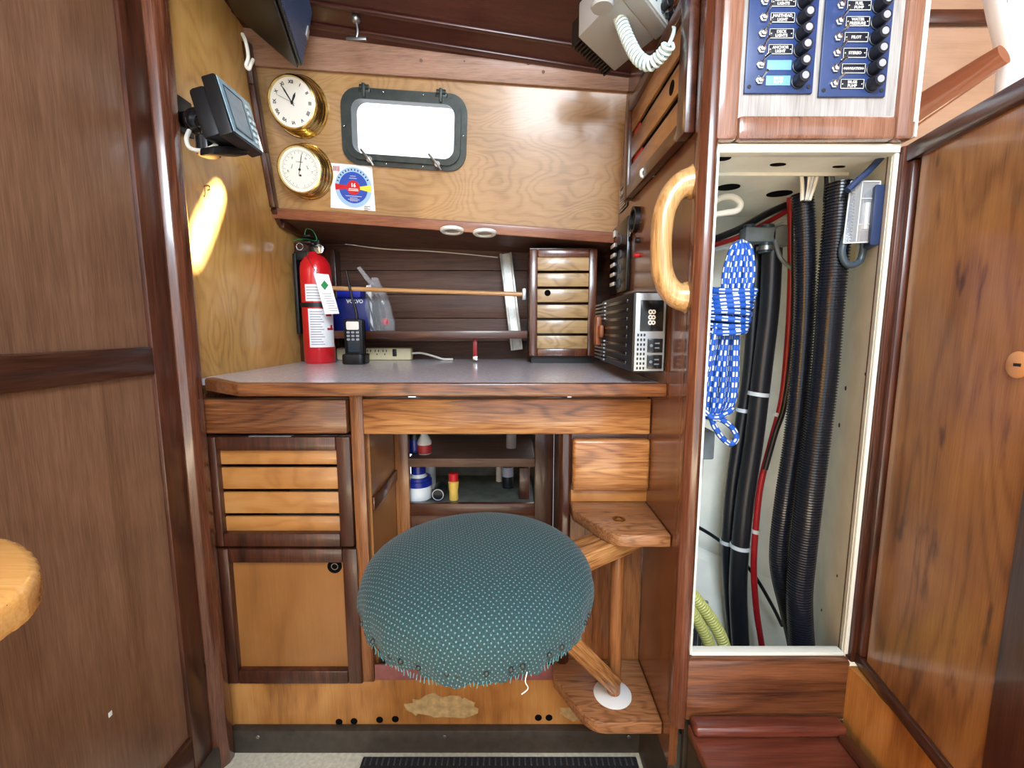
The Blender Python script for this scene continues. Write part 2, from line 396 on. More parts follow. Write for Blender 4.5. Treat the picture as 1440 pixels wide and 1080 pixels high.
def struct(name, mb, mat, par=None):
    if par is not None: return part(name, mb, mat, par)
    o = mb.build(name, mat); OFF[o] = Vector((0, 0, 0)); o['kind'] = 'structure'; return o
def rrect(w, h, r, n=6, cx=0, cy=0):
    out = []
    for sx, sy, a0 in ((1, 1, 0), (-1, 1, 90), (-1, -1, 180), (1, -1, 270)):
        for k in range(n+1):
            a = math.radians(a0+90*k/n); out.append((cx+sx*(w/2-r)+r*math.cos(a), cy+sy*(h/2-r)+r*math.sin(a)))
    return out
def ell(cx, cy, rx, ry, n=24): return [(cx+rx*math.cos(2*PI*k/n), cy+ry*math.sin(2*PI*k/n)) for k in range(n)]

def spl(pts, n=4):
    q = []
    for i in range(len(pts)-1):
        p0, p1, p2, p3 = pts[max(i-1, 0)], pts[i], pts[i+1], pts[min(i+2, len(pts)-1)]
        for k in range(n):
            u = k/n; q.append(tuple(.5*((2*p1[j])+(p2[j]-p0[j])*u+(2*p0[j]-5*p1[j]+4*p2[j]-p3[j])*u*u+(3*p1[j]-p0[j]-3*p2[j]+p3[j])*u**3) for j in range(2)))
    return q+[pts[-1]]

# ------------------------------------------------------------------ main planes
XL, XR = -.62, .27             # inner faces of the two fore-and-aft bulkheads
YF = .86                       # cabinet fronts
YL = .67                       # face of the cable locker
def zr(z): return z+H          # height given from eye level
BL = aX(385, 290, XL); TL = aX(355, 95, XL); BR = aX(868, 325, XR)
UU = (BR-BL).normalized(); NN = UU.cross((TL-BL)).normalized()
if NN.y > 0: NN = -NN
VV = NN.cross(UU).normalized()
if VV.z < 0: VV = -VV
def up(px, py, off=0.0):       # point on the upper back panel
    return aP(px, py, BL+NN*off, NN)
def upM(px, py, off=0.0): return fr(up(px, py, off), UU, VV, NN)
def ceil_z(x, y): return zr(.672-.13*(x+.46)+.2*(1.1-y))

# ------------------------------------------------------------------ setting
floor = struct('floor', MB().box((-.9, -1.2, -.03), (2.2, 1.6, 0)), 'floor_cream')
# left bulkhead
struct('wall_left', MB().box((XL-.03, -.95, 0), (XL-.001, 1.6, zr(.95))), 'ply_wall')
# left bulkhead door / framed panelling, in the same plane
d1 = struct('door_1', MB().box((XL, .2, .08), (XL+.006, .755, zr(-.075))).box((XL, .2, zr(-.035)), (XL+.006, .755, zr(.9))), 'panel_left')
struct('rail', MB().box((XL+.001, .2, zr(-.079)), (XL+.014, .752, zr(-.032)), .003).box((XL+.001, .2, .03), (XL+.014, .752, zr(-.77)), .003), 'mahogany_dark_y', d1)
struct('stile', MB().box((XL+.001, .752, .03), (XL+.014, .800, zr(.9)), .003), 'mahogany_dark', d1)
c = aX(155, 1004, XL+.006); struct('paint_chip', MB().box((XL+.0055, c.y-.003, c.z-.004), (XL+.0068, c.y+.003, c.z+.004), .0006), 'white', d1)
mb = MB().prism([(XL-.01, .803), (XL+.012, .803), (XL+.024, .810), (XL+.031, .822), (XL+.031, .838), (XL+.024, .850), (XL+.012, .858), (XL-.01, .858)], .0, zr(.9), .002)
struct('trim_1', mb, 'post_red')
# upper back panel with a hole for the portlight
pc = up(569, 184)
Mp = fr(pc, UU, VV, NN)
ph = [Mp @ Vector((x, y, 0)) for x, y in rrect(.262, .130, .031)]
c1 = BL-UU*.05-VV*.02; c2 = BR+UU*.03-VV*.02; c3 = BR+UU*.03+VV*.42; c4 = BL-UU*.05+VV*.42
struct('wall_back', MB().holed([c1, c2, c3, c4], [ph], -NN*.03), 'ply_upper')
# beam above it
b0 = up(352, 92, .012); b1 = up(905, 130, .012)
dU = (b1-b0).normalized()
e0 = b0-dU*.05; e1 = b1+dU*.02
struct('trim_2', MB().slab([e0, e1, e1+VV*.12+dU*.0, e0+VV*.14], -NN*.03, .002), 'beam_pink')
mb = MB()
for px, py in ((592, 85), (653, 86), (743, 89), (764, 101)):
    mb.cyl(up(px, py, .012), up(px, py, .0135), .0035 if px != 653 else .0015)
part('screw_plug', mb, 'mahogany_dark', bpy.data.objects['trim_2'])
# fascia strip along the lower edge and soffit behind it
fa = BL+NN*.014-VV*.004; fb = BR+NN*.014-VV*.004
struct('trim_3', MB().slab([fa-UU*.02, fb+UU*.0, fb-VV*.026, fa-UU*.02-VV*.026], -NN*.03, .003), 'fascia')
so0 = BL-VV*.028; so1 = BR-VV*.028
sb0 = Vector((XL, 1.47, zr(.262))); sb1 = Vector((XR, 1.47, zr(.225)))
struct('soffit', MB().slab([so0, so1, sb1, sb0], (0, 0, .015)), 'hull_plank')
son = (so1-so0).cross(sb0-so0).normalized()
# edge trim on the left bulkhead following the cabin side
mb = MB()
tp = [aX(343, 60, XL), aX(352, 120, XL), aX(368, 215, XL), aX(382, 292, XL), aX(392, 314, XL), aX(440, 340, XL)]
for a, b_ in zip(tp[:-1], tp[1:]):
    d = (b_-a); n_ = Vector((0, -d.z, d.y)).normalized()*.011
    mb.slab([a-n_, b_-n_, b_+n_, a+n_], (.014, 0, 0), .002)
struct('trim_4', mb, 'mahogany_dark')
# planked hull side behind the desk
mb = MB(); z = zr(-.12)
while z < zr(.30):
    mb.box((XL, 1.45, z), (XR+.0, 1.47, z+.074), .0012); z += .0755
mb.box((XL, 1.468, zr(-.14)), (XR, 1.476, zr(.32)))  # added board that stops light leaking between the planks
struct('wall_behind_desk', mb, 'hull_plank')
mb = MB().box((XL+.001, 1.30, zr(-.098)), (XL+.05, 1.45, zr(.24)), .002).box((XL+.05, 1.405, zr(-.098)), (XL+.075, 1.45, zr(.24)), .002)
struct('trim_5', mb, 'mahogany_dark')
# ceiling with an unseen added opening, shaped to throw the sun patch
SUN = Vector((-.9, .1, -1)).normalized()
patch = []
pa, pb = aX(309, 270, XL), aX(271, 362, XL)
ax = (pa-pb).normalized(); nx = Vector((0, ax.z, -ax.y))
Lh = (pa-pb).length/2+.020; pm = (pa+pb)/2
for k in range(20):
    a = 2*PI*k/20; patch.append(pm+ax*(Lh*math.copysign(abs(math.cos(a))**.7, math.cos(a)))+nx*(.027*math.copysign(abs(math.sin(a))**.7, math.sin(a))))
hole = []
for q in patch:
    t = 0
    for _ in range(30):
        w = q-SUN*t; t += (ceil_z(w.x, w.y)-w.z)/(-SUN.z)*.9
    w = q-SUN*t; hole.append(Vector((w.x, w.y, ceil_z(w.x, w.y))))
def cpnt(x, y): return Vector((x, y, ceil_z(x, y)))
struct('ceiling', MB().holed([cpnt(-.75, -.95), cpnt(.60, -.95), cpnt(.60, 1.24), cpnt(-.75, 1.24)], [hole, [cpnt(.02, -.85), cpnt(.54, -.85), cpnt(.54, -.25), cpnt(.02, -.25)]], (0, 0, .004)), 'ceiling_plank')
struct('ceiling_far', MB().box((.60, -.95, zr(1.0)), (2.2, 1.4, zr(1.02))).box((.60, -.95, zr(.50)), (.61, 1.24, zr(1.0))), 'far_wood')  # the upright box is an unseen riser added to block the sun
mb = MB()
for yy, w in ((1.085, .018), (1.03, .012)):
    a, b_ = cpnt(XL, yy-.01), cpnt(XR, yy+.01)
    mb.slab([a, b_, b_+Vector((0, w, 0)), a+Vector((0, w, 0))], (0, 0, -.006), .002)
struct('trim_6', mb, 'ceiling_plank')
# right bulkhead
mb = MB().box((XR, YL+.01, zr(-.75)), (XR+.014, 1.5, zr(.62)))
struct('wall_right', mb, 'partition')
mb = MB().prism([(XR-.006, YL+.012), (XR-.006, YL-.006), (XR+.002, YL-.016), (XR+.012, YL-.018), (XR+.018, YL-.012), (XR+.018, YL+.012)], zr(-.655), zr(.60), .002)
struct('trim_7', mb, 'post_red')
struct('baseboard_right', MB().box((XR+.001, YL+.015, 0), (XR+.013, YF, zr(-.75))), 'toe_dark')
# kneehole kick panel, toe board
kick = struct('baseboard_front', MB().box((XL, YF+.002, zr(-.905)), (XR+.02, YF+.016, zr(-.72))), 'kick_ply')
mb = MB()
for px, py in ((477, 1015), (498, 1014), (534, 1012), (556, 1011), (757, 1009), (772, 1009)):
    c = aY(px, py, YF+.002); mb.cyl(c, c+Vector((0, -.0012, 0)), .0075)
part('drain_hole', mb, 'void', kick)
mb = MB()
c = aY(622, 990, YF+.002)
random.seed(3)
pts = [(.075*math.cos(2*PI*k/28)*(1+random.uniform(-.18, .18)), .028*math.sin(2*PI*k/28)*(1+random.uniform(-.3, .3))) for k in range(28)]
mb.prism(pts, 0, .0006, 0, front(c.x, c.y, c.z-.006))
c = aY(820, 998, YF+.002); pts = [(.05*math.cos(2*PI*k/28)*(1+random.uniform(-.18, .18)), .02*math.sin(2*PI*k/28)*(1+random.uniform(-.3, .3))) for k in range(28)]
mb.prism(pts, 0, .0006, 0, front(c.x, c.y, c.z-.006))
part('worn_patch', mb, 'stain_pale', kick)
toe = struct('baseboard_toe', MB().box((XL+.02, YF-.016, 0), (.285, YF+.002, zr(-.85)), .002), 'toe_dark')
mb = MB()
for px in (363, 625, 884):
    c = aY(px, 1036, YF-.016); mb.cyl(c, c+Vector((0, -.002, 0)), .004)
part('screw', mb, 'steel', toe)
mb = MB()
for a, b_ in ((aZ(300, 1056, .002), aZ(316, 1022, .05)),):
    mb.box((XL, .70, 0), (XL+.022, YF, .055), .006)
struct('trim_8', mb, 'toe_dark')
# far cabin seen over the partition
struct('wall_far', MB().box((.6, 1.32, .4), (2.2, 1.34, zr(1.0))), 'far_wood')
struct('wall_far_side', MB().box((1.95, -.95, 0), (1.97, 1.34, zr(1.0))), 'far_wood')

# ------------------------------------------------------------------ left base cabinet
x0, z0, x1, z1 = rectY(272, 558, 497, 608, YF)
cab = thing('base_cabinet', 'dark wood cabinet with drawer, louvred door and panel door under the left of the desk', 'cabinet', ((XL+aY(515, 750, YF).x)/2, YF+.2, zr(-.745)))
xs1 = aY(524, 940, YF).x; xst0 = aY(506, 940, YF).x
xrt = aY(515, 583, YF).x; xr0 = aY(498, 583, YF).x
sx1 = (xs1+xrt)/2; sx0 = (xst0+xr0)/2
part('carcass', MB().box((XL+.002, YF+.012, zr(-.744)), (XL+.012, 1.40, zr(-.13))).box((sx0, YF+.012, zr(-.744)), (sx1-.004, 1.05, zr(-.13)))
     .box((XL+.002, YF+.012, zr(-.744)), (sx1, 1.4, zr(-.735))).box((XL+.002, 1.2, zr(-.744)), (sx1, 1.21, zr(-.13))).box((XL+.002, YF+.014, zr(-.46)), (sx1-.01, 1.2, zr(-.45))), 'teak_dark', cab)
part('stile', MB().box((sx0, YF-.006, zr(-.744)), (sx1, YF+.014, zr(-.124)), .002), 'teak_v', cab)
dl, dr = XL+.004, sx0-.004
zt = aY(385, 560, YF).z; zb = aY(385, 608, YF).z
part('drawer_front', MB().box((dl, YF-.014, zb), (dr, YF+.012, zt), .004), 'teak_dark', cab)
def framed(par, M, w, h, fw, mats, kind, n=4, gap=.008, matp='slat_gold', th=.018, stem='door', fws=None):
    """door in local frame: x right, y up, z out; origin lower left"""
    mf, mfh = mats; fs = fws or fw
    d = part(stem, MB().box((0, 0, 0), (fs, h, th), .003, M).box((w-fs, 0, 0), (w, h, th), .003, M).box((fs, 0, 0), (w-fs, fw, th), .003, M).box((fs, h-fw, 0), (w-fs, h, th), .003, M), mf, par)
    if kind == 'slats':
        ih = h-2*fw; sh = (ih-gap*(n-1))/n
        ws = (.82, 1.18, 1.18, .82) if n == 4 else (1,)*n; yy_ = fw
        for i in range(n):
            y = yy_; sh = (ih-gap*(n-1))/n*ws[i]; yy_ += sh+gap; part('slat', MB().box((fs-.003, y, .002), (w-fs+.003, y+sh, .009), .001, M), matp, d)
    else: part('panel', MB().box((fs-.003, fw-.003, .001), (w-fs+.003, h-fw+.003, .008), 0, M), matp, d)
    return d
z1_ = aY(390, 613, YF).z; z0_ = aY(390, 766, YF).z
sd = framed(cab, front(dl+.006, YF+.012, z0_), dr-dl-.004, z1_-z0_, .028, ('mahogany_dark', 0), 'slats', 4, .007, 'slat_gold', .022)
part('catch_plate', MB().box((aY(350, 611, YF-.01).x, YF-.012, z1_+.001), (aY(410, 611, YF-.01).x, YF-.002, z1_+.003)), 'steel', sd)
z1_ = aY(405, 769, YF).z; z0_ = aY(405, 957, YF).z
pd = framed(cab, front(dl+.010, YF+.012, z0_), dr-dl-.004, z1_-z0_, .030, ('mahogany_dark', 0), 'panel', matp='door_gold', th=.022)
c = aY(470, 797, YF); Mh = front(c.x, YF+.004, c.z)
part('finger_hole', MB().lathe([(0, .001), (.0125, .001), (.0125, .003), (.0145, .0035), (.0145, 0)], Mh), 'void', pd)
part('latch', MB().lathe([(.0055, 0), (.0075, 0), (.0075, .005), (.0055, .005), (.0055, 0)], Mh @ Matrix.Translation((.002, .002, .002)), 20), 'chrome', pd)
for py in (803, 925):
    c = aY(301 if py == 803 else 309, py, YF-.012)
    part('hinge', MB().cyl((dl+.007, YF-.012, c.z-.016), (dl+.007, YF-.012, c.z+.016), .0035), 'steel', pd)
# things seen through the louvres
mb = MB().box((-.50, .90, zr(-.449)), (-.36, 1.05, zr(-.36)), .004); single('storage_tin', mb, 'grey_box', 'grey tin behind the louvred door of the left cabinet', 'tin')

# ------------------------------------------------------------------ worktop
zc1 = aY(620, 541, .775).z; zc0 = aY(620, 557, .775).z
wt = thing('desk_worktop', 'grey speckled laminate desk top with a wooden front edge', 'worktop', (-.17, 1.1, zc0))
a = aZ(271, 533, zc1)
poly = [(XL+.032, .862), (XL+.033, .855), (aY(330, 541, .775).x, .780), (XR-.001, .775), (XR-.001, 1.44), (XL+.002, 1.44), (XL+.002, .862)]
part('laminate', MB().prism(poly, zc1-.012, zc1+.0005), 'laminate', wt)
edge = [(XL+.032, .862), (XL+.033, .842), (aY(330, 541, .765).x, .770), (XR-.001, .764), (XR-.001, .782), (aY(330, 541, .775).x+.004, .787), (XL+.04, .866)]
part('edging', MB().prism(edge, zc0, zc1+.003, .003), 'teak_dark', wt)
# ------------------------------------------------------------------ kneehole frame with apron
kx0, kx1 = sx1, aY(795, 680, YF).x
kr0, kr1 = aY(786, 680, YF).x, aY(803, 680, YF).x
ap = thing('desk_apron', 'broad varnished board under the worktop with a round-edged post at its right', 'desk apron', (0, YF, zr(-.19)))
xa = aY(912, 585, YF).x
za0 = aY(700, 611, YF-.014).z; za1 = aY(700, 561, YF-.014).z
part('board', MB().box((sx1+.002, YF-.014, za0), (xa, YF+.012, za1), .003), 'teak', ap)
part('light_stop_rail', MB().box((XL+.013, YF+.0155, zr(-.1295)), (XR-.002, YF+.03, zc0-.0005)), 'mahogany_dark_h', ap)  # added to stop light leaking through the gap under the worktop
part('post', MB().prism([(kr0, YF+.02), (kr0, YF-.002), (kr0+.006, YF-.009), (kr1-.006, YF-.009), (kr1, YF-.002), (kr1, YF+.02)], zr(-.74), za0+.004, .002), 'mahogany_dark', ap)
part('end_block', MB().box((xa+.002, YF-.004, za0-.085), (XR-.001, YF+.012, zc0)), 'mahogany_dark', ap)
# kneehole sides and the shelf unit at its back
YK = 1.055
ks = thing('kneehole_lining', 'panelled inner sides of the kneehole under the desk', 'panel', (-.1, .95, zr(-.74)))
part('side_panel', MB().box((sx1-.004, YF+.014, zr(-.74)), (sx1+.004, YK, zr(-.13))), 'door_gold', ks, 'golden ply left side')
zz1 = aX(545, 675, sx1+.004).z
part('side_rail', MB().box((sx1+.004, YF+.014, zz1-.024), (sx1+.010, YK, zz1+.004), .002), 'mahogany_dark_y', ks, 'dark rail across the left side')
part('side_panel', MB().box((kr0+.008, YF+.014, zr(-.74)), (kr0+.016, YK, zr(-.13))), 'mahogany_dark', ks, 'dark brown right side')
part('sole', MB().box((sx1+.005, YF+.018, zr(-.745)), (kr0+.007, YK-.001, zr(-.735))), 'mahogany_dark_h', ks)
su = thing('shelf_unit', 'two-tier shelf unit at the back of the kneehole', 'shelf unit', (-.1, 1.15, zr(-.735)))
ux0 = aY(575, 670, YK).x; ux1 = aY(752, 670, YK).x
part('post', MB().box((sx1+.004, YK, zr(-.735)), (ux0, YK+.02, zr(-.13)), .002), 'teak_v', su)
part('post', MB().box((ux1, YK, zr(-.735)), (kr0+.008, YK+.02, zr(-.13)), .002), 'mahogany_dark', su)
zs1 = aY(660, 645, YK).z; zs0 = aY(660, 657, YK).z
part('shelf', MB().box((ux0, YK+.001, zs0), (ux1, YK+.24, zs1), .001), 'shelf_brown', su)
zb1 = aY(660, 709, YK).z; zb0 = aY(660, 726, YK).z
part('shelf', MB().box((ux0, YK+.02, zb1-.012), (ux1, YK+.24, zb1-.008)), 'knee_back', su)
part('front_rail', MB().box((ux0, YK+.002, zb0), (ux1, YK+.016, zb1), .002), 'mahogany_dark_h', su)
part('back_panel', MB().box((ux0-.03, YK+.24, zr(-.735)), (ux1+.03, YK+.25, zr(-.13))), 'knee_back', su)
part('lower_panel', MB().box((ux0, YK+.012, zr(-.735)), (ux1, YK+.018, zb0)), 'mahogany_dark_h', su)
single('batten', MB().box((aY(527, 945, YF-.002).x, YF-.004, aY(650, 957, YF-.004).z), (aY(782, 945, YF-.002).x, YF+.001, aY(650, 935, YF-.004).z), .002), 'pink_board', 'pinkish batten along the foot of the kneehole behind the stool', 'board')
# ------------------------------------------------------------------ bottles on the two tiers
def bottle(nm, px, py0, py1, Y, w, prof, mat, label, cat='bottle', base=None, extra=()):
    zb = base; x = aY(px, (py0+py1)/2, Y).x; h = aY(px, py0, Y).z-aY(px, py1, Y).z; r = w/2*Y/F*1.04
    o = thing(nm, label, cat, (x, Y, zb)); M = Matrix.Translation((x, Y, zb))
    part('body', MB().lathe([(0, 0)]+[(a*r, b*h) for a, b in prof]+[(0, prof[-1][1]*h)], M, 24), mat, o)
    for n2, a, b0, b1, m2 in extra:
        part(n2, MB().lathe([(0, b0*h), (a*r, b0*h), (a*r, b1*h), (a*r*.9, b1*h+.0005), (0, b1*h+.0005)], M, 24), m2, o)
    return o
zU = zs1+.0005; zLo = zb1-.0075
bp = [(.9, 0), (1, .03), (1, .5), (.75, .68), (.5, .78), (.5, .82)]
bottle('spray_bottle', 583, 606, 645, YK+.05, 16, [(.95, 0), (1, .03), (1, .7), (.7, .8)], 'bottle_dark', 'small dark bottle with a white and blue label, leftmost on the upper kneehole shelf', base=zU, extra=(('label', 1.02, .05, .5, 'bottle_blue'), ('cap', .85, .8, 1.1, 'black')))
bottle('cleaner_bottle', 597, 612, 645, YK+.045, 20, bp, 'bottle_white', 'white bottle with a red label on the upper kneehole shelf', base=zU, extra=(('label', 1.02, .05, .4, 'label_red'), ('cap', .5, .8, 1.08, 'bottle_white')))
bottle('small_bottle', 719, 618, 645, YK+.10, 14, [(1, 0), (1, .8), (.6, 1)], 'ink_soft', 'dim grey bottle at the right end of the upper kneehole shelf', base=zU)
bottle('pump_jug', 589, 664, 708, YK+.06, 36, [(.92, 0), (1, .04), (1, .5), (.9, .62), (.5, .78), (.45, .95)], 'bottle_white', 'squat white jug with a blue top on the lower kneehole shelf', 'jug', base=zLo, extra=(('cover', 1.03, .44, .60, 'bottle_blue'), ('shoulder', .93, .60, .70, 'bottle_blue'), ('cap', .55, .8, 1.05, 'bottle_blue')))
bottle('tall_canister', 603, 660, 700, YK+.14, 20, [(1, 0), (1, .95), (.9, 1)], 'bottle_white', 'plain white canister behind the blue-topped jug', 'canister', base=zLo)
bottle('mustard_bottle', 638, 672, 709, YK+.05, 15, [(.85, 0), (.9, .03), (.8, .3), (1, .66), (.7, .72)], 'bottle_yellow', 'yellow squeeze bottle with a red cap on the lower kneehole shelf', base=zLo, extra=(('cap', .9, .72, 1.0, 'red'),))
bottle('dark_jar', 714, 660, 700, YK+.14, 16, [(1, 0), (1, .95), (.9, 1)], 'bottle_dark', 'dark jar with a pale blue label at the right of the lower kneehole shelf', 'jar', base=zLo, extra=(('label', 1.03, .4, .72, 'label_pale'),))
bottle('pale_jar', 702, 662, 697, YK+.19, 9, [(1, 0), (1, .9), (.8, 1)], 'bottle_white', 'narrow pale jar half hidden behind the dark jar', 'jar', base=zLo)
c = aY(617, 697, YK+.05); r = .017
lidm = MB().lathe([(0, 0), (r, 0), (r, .05), (r*.95, .052), (0, .052)], fr((c.x, YK+.09, zLo+r), (1, 0, 0), (0, 0, 1), (0, -1, 0)))
o = thing('tape_roll', 'black round canister lying on its side next to the jug', 'canister', (c.x, YK+.06, zLo)); part('body', lidm, 'bottle_dark', o)
part('rim', MB().lathe([(r*.78, .0522), (r*.86, .0522), (r*.86, .0535), (r*.78, .0535), (r*.78, .0522)], fr((c.x, YK+.09, zLo+r), (1, 0, 0), (0, 0, 1), (0, -1, 0))), 'tie_white', o)
c = aY(738, 684, YK+.05)
single('carton', MB().box((c.x-.014, YK+.05, zLo), (c.x+.012, YK+.12, zLo+.083), .001), 'mahogany_dark', 'brown carton at the right end of the lower kneehole shelf', 'carton')

# ------------------------------------------------------------------ right drawer unit and stool recess
du = thing('drawer_unit', 'narrow unit with one small wooden drawer right of the kneehole', 'drawer unit', (.19, YF+.1, zr(-.72)))
xd0, zd0, xd1, zd1 = rectY(805, 615, 913, 690, YF-.012)
part('drawer', MB().box((xd0, YF-.018, zd0), (xd1, YF+.004, zd1-.004), .007, None, 3), 'teak', du)
part('drawer_gap_shade', MB().box((kr1, YF+.001, zd0-.003), (xa, YF+.007, za0-.0005)), 'mahogany_dark_h', du)  # dark box that paints the shade in the gap round the drawer
part('back_panel', MB().box((kr1, YF+.008, zr(-.72)), (XR-.001, YF+.018, zr(-.13))), 'teak_v', du, 'honey brown ply panel')
zsh = aY(860, 705, YF).z
part('ledge', MB().box((kr1, YF-.002, zsh+.0005), (xd1+.01, YF+.01, zd0-.002), .001), 'slat_gold', du)
part('corner_post', MB().cyl((xd1+.011, YF+.004, zsh+.001), (xd1+.011, YF+.004, zd1), .007), 'mahogany_dark', du)
def bracket(nm, label, ztop, th, front_pts, par_mat='bracket_wood'):
    return MB().prism(front_pts, ztop-th, ztop, .003)
def nose(yf, xl, r=.09):
    out = [(XR-.001, YF+.006), (XR-.001, yf)]
    out += spl([(xl+.085, yf), (xl+.068, yf+.003), (xl+.054, yf+.012), (xl+.042, yf+.026), (xl+.030, yf+.048), (xl+.016, yf+.075), (xl, yf+.105)], 3)+[(xl, YF+.006)]
    return out
sh = thing('corner_shelf', 'small wooden shelf with a rounded front corner under the little drawer', 'shelf', (.19, .79, zsh-.022))
part('board', MB().prism(nose(.712, kr1-.002), zsh-.022, zsh, .003), 'bracket_wood', sh)
c = aZ(872, 731, zsh)
PX, PY = .1955, .775
part('pivot_bush', MB().lathe([(.006, 0), (.011, 0), (.011, .0015), (.006, .0015), (.006, 0)], Matrix.Translation((PX, PY, zsh)), 20), 'brass_dull', sh)
zbk = zr(-.70)
br = thing('stool_bracket', 'wooden floor bracket with a curved edge carrying the stool pivot', 'bracket', (.19, .79, zbk-.024))
part('board', MB().prism(nose(.712, kr0-.01), zbk-.024, zbk, .003), 'bracket_wood', br)
part('pad', MB().lathe([(0, .003), (.034, .003), (.036, .0015), (.036, 0), (0, 0)], Matrix.Translation((PX-.002, PY, zbk)), 32), 'plastic_white', br, 'white plastic pivot pad')

# ------------------------------------------------------------------ swing-out stool
SC = Vector((-.049, .60, 0)); SR = .163
zt_ = zr(-.296)
st = thing('swing_stool', 'round swing-out stool with a green dotted fabric seat on a wooden arm', 'stool', (PX, PY, zbk+.003))
arm_z1 = zsh-.0235; arm_z0 = arm_z1-.034
adir = (Vector((SC.x, SC.y, 0))-Vector((PX, PY, 0))).normalized(); aN = Vector((-adir.y, adir.x, 0))
ps = Vector((PX, PY, 0))-adir*.036; pe = Vector((SC.x, SC.y, 0))+adir*.03
q = [ps+aN*.026, pe+aN*.026, pe-aN*.026, ps-aN*.026]
Marm = fr((ps.x, ps.y, arm_z0), adir, aN, (0, 0, 1)) if adir.cross(aN).z > 0 else fr((ps.x, ps.y, arm_z0), adir, -aN, (0, 0, 1))
def tex_aligned(name, mb, mat, par, M):
    """part whose own axes follow M so the grain runs along it"""
    o = mb.build(name, mat); o.matrix_world = M; o.parent = par; o.matrix_parent_inverse = Matrix.Translation(-OFF[par]); return o
tex_aligned('arm', MB().box((0, -.026, 0), ((pe-ps).length, .026, .034), .003), 'oak_arm', st, Marm)
part('pivot_rod', MB().cyl((PX, PY, zbk+.0035), (PX, PY, arm_z0), .0125), 'teak_v', st)
b0 = Vector((PX, PY, zbk+.004)); b1 = Vector((SC.x, SC.y, arm_z0-.002))+Vector((.05, .036, 0))
bd = (b1-b0); bl = bd.length; bdn = bd.normalized(); bn = aN; bv = bdn.cross(bn).normalized()
o = tex_aligned('brace', MB().box((.012, -.019, -.015), (bl, .019, .015), .003), 'oak_arm', st, fr(b0+Vector((0, 0, .016)), bdn, bv.cross(bdn), bv))
part('seat_board', MB().lathe([(0, 0), (SR-.02, 0), (SR-.012, .004), (SR-.012, .016), (0, .016)], Matrix.Translation((SC.x, SC.y, arm_z1+.0005)), 40), 'teak_dark', st)
random.seed(11)
gath = [random.uniform(-1, 1) for _ in range(40)]
prof = []
zb_ = arm_z1+.0175; top = zt_
hh = top-zb_
for i in range(18):
    a = i/17*PI/2; prof.append((SR*math.sin(a)**.76 if i else 0, zb_-.004+(hh+.004)*math.cos(a)**.85 if i < 17 else zb_-.004))
prof += [(SR*1.0, zb_-.012), (SR*.992, zb_-.019), (SR*.975, zb_-.026), (SR*.965, zb_-.031)]
def sfn(r, z, a, i):
    k = max(0, (i-13)/8)
    w = math.sin(a*17+1.3*math.sin(a*5))*.0022+math.sin(a*43+2)*.0010
    lump = .0025*math.sin(3*a+1)*(r/SR)
    dz = 0
    if i >= 20: dz = .0016*math.sin(a*9+.5)+.0014*math.sin(a*31)+.0010*math.sin(a*73)
    if i >= 19: dz -= .004*max(0, -math.sin(a))*(i-18)/3
    return r*(1+lump)+w*k*1.4, z+dz+.002*math.sin(2*a+.4)*(r/SR)
part('cushion', MB().lathe(prof, Matrix.Translation((SC.x, SC.y, 0)), 160, sfn), 'seat_fabric', st)
mb = MB()
for k in range(22):
    a = PI+PI*k/21*1.0+.05+.04*math.sin(k*2.3)
    mb.ball((SC.x+(SR*.995)*math.cos(a), SC.y+(SR*.995)*math.sin(a), zb_-.016-.003*max(0, -math.sin(a))), .0032, (1, 1, 1), 10)
part('upholstery_nail', mb, 'bronze_dark', st, stuff=True)
mb = MB(); random.seed(2)
for k in range(90):
    a = PI*1.08+PI*.84*k/89; rr = SR*.966; z0_ = zb_-.031-.004*max(0, -math.sin(a))
    p_ = Vector((SC.x+rr*math.cos(a), SC.y+rr*math.sin(a), z0_+.003)); L1 = random.uniform(.004, .008)
    mb.tube([p_, p_+Vector((random.uniform(-.002, .002), -.001, -L1))], .0006, 4, smooth=False)
part('frayed_hem', mb, 'hem_teal', st, stuff=True)
mb = MB(); c = aY(741, 955, SC.y-SR*.97)
mb.tube([c+Vector((0, -.004, .012)), c+Vector((-.002, -.008, .004)), c+Vector((.001, -.006, -.006)), c+Vector((-.006, -.006, -.013))], .0006, 6)
part('loose_thread', mb, 'cord_white', st)

# ------------------------------------------------------------------ shelf behind the desk
bs = thing('fiddled_shelf', 'dark shelf behind the desk with a pale retaining rod above its edge', 'shelf', (-.15, 1.35, zr(-.03)))
YS = 1.25
zf1 = aY(600, 465, YS).z; zf0 = aY(600, 476, YS).z
xsr = aY(742, 470, YS).x
SX0 = aY(441, 440, 1.235).x+.046
part('board', MB().box((SX0, YS+.012, zf0+.004), (xsr, 1.385, zf0+.014)), 'hull_plank', bs)
part('edge_strip', MB().box((SX0, YS, zf0), (xsr, YS+.012, zf1), .002), 'mahogany_dark_h', bs)
r0 = aY(430, 406, YS+.02); r1 = aY(738, 414, YS+.004)
part('rod', MB().cyl((SX0, YS+.006, r0.z+.0), (r1.x, YS+.004, r1.z), .0062), 'rod_wood', bs)
part('rod_bracket', MB().box((r1.x-.008, YS-.006, r1.z-.016), (r1.x+.004, YS+.014, r1.z+.016), .002), 'steel', bs)
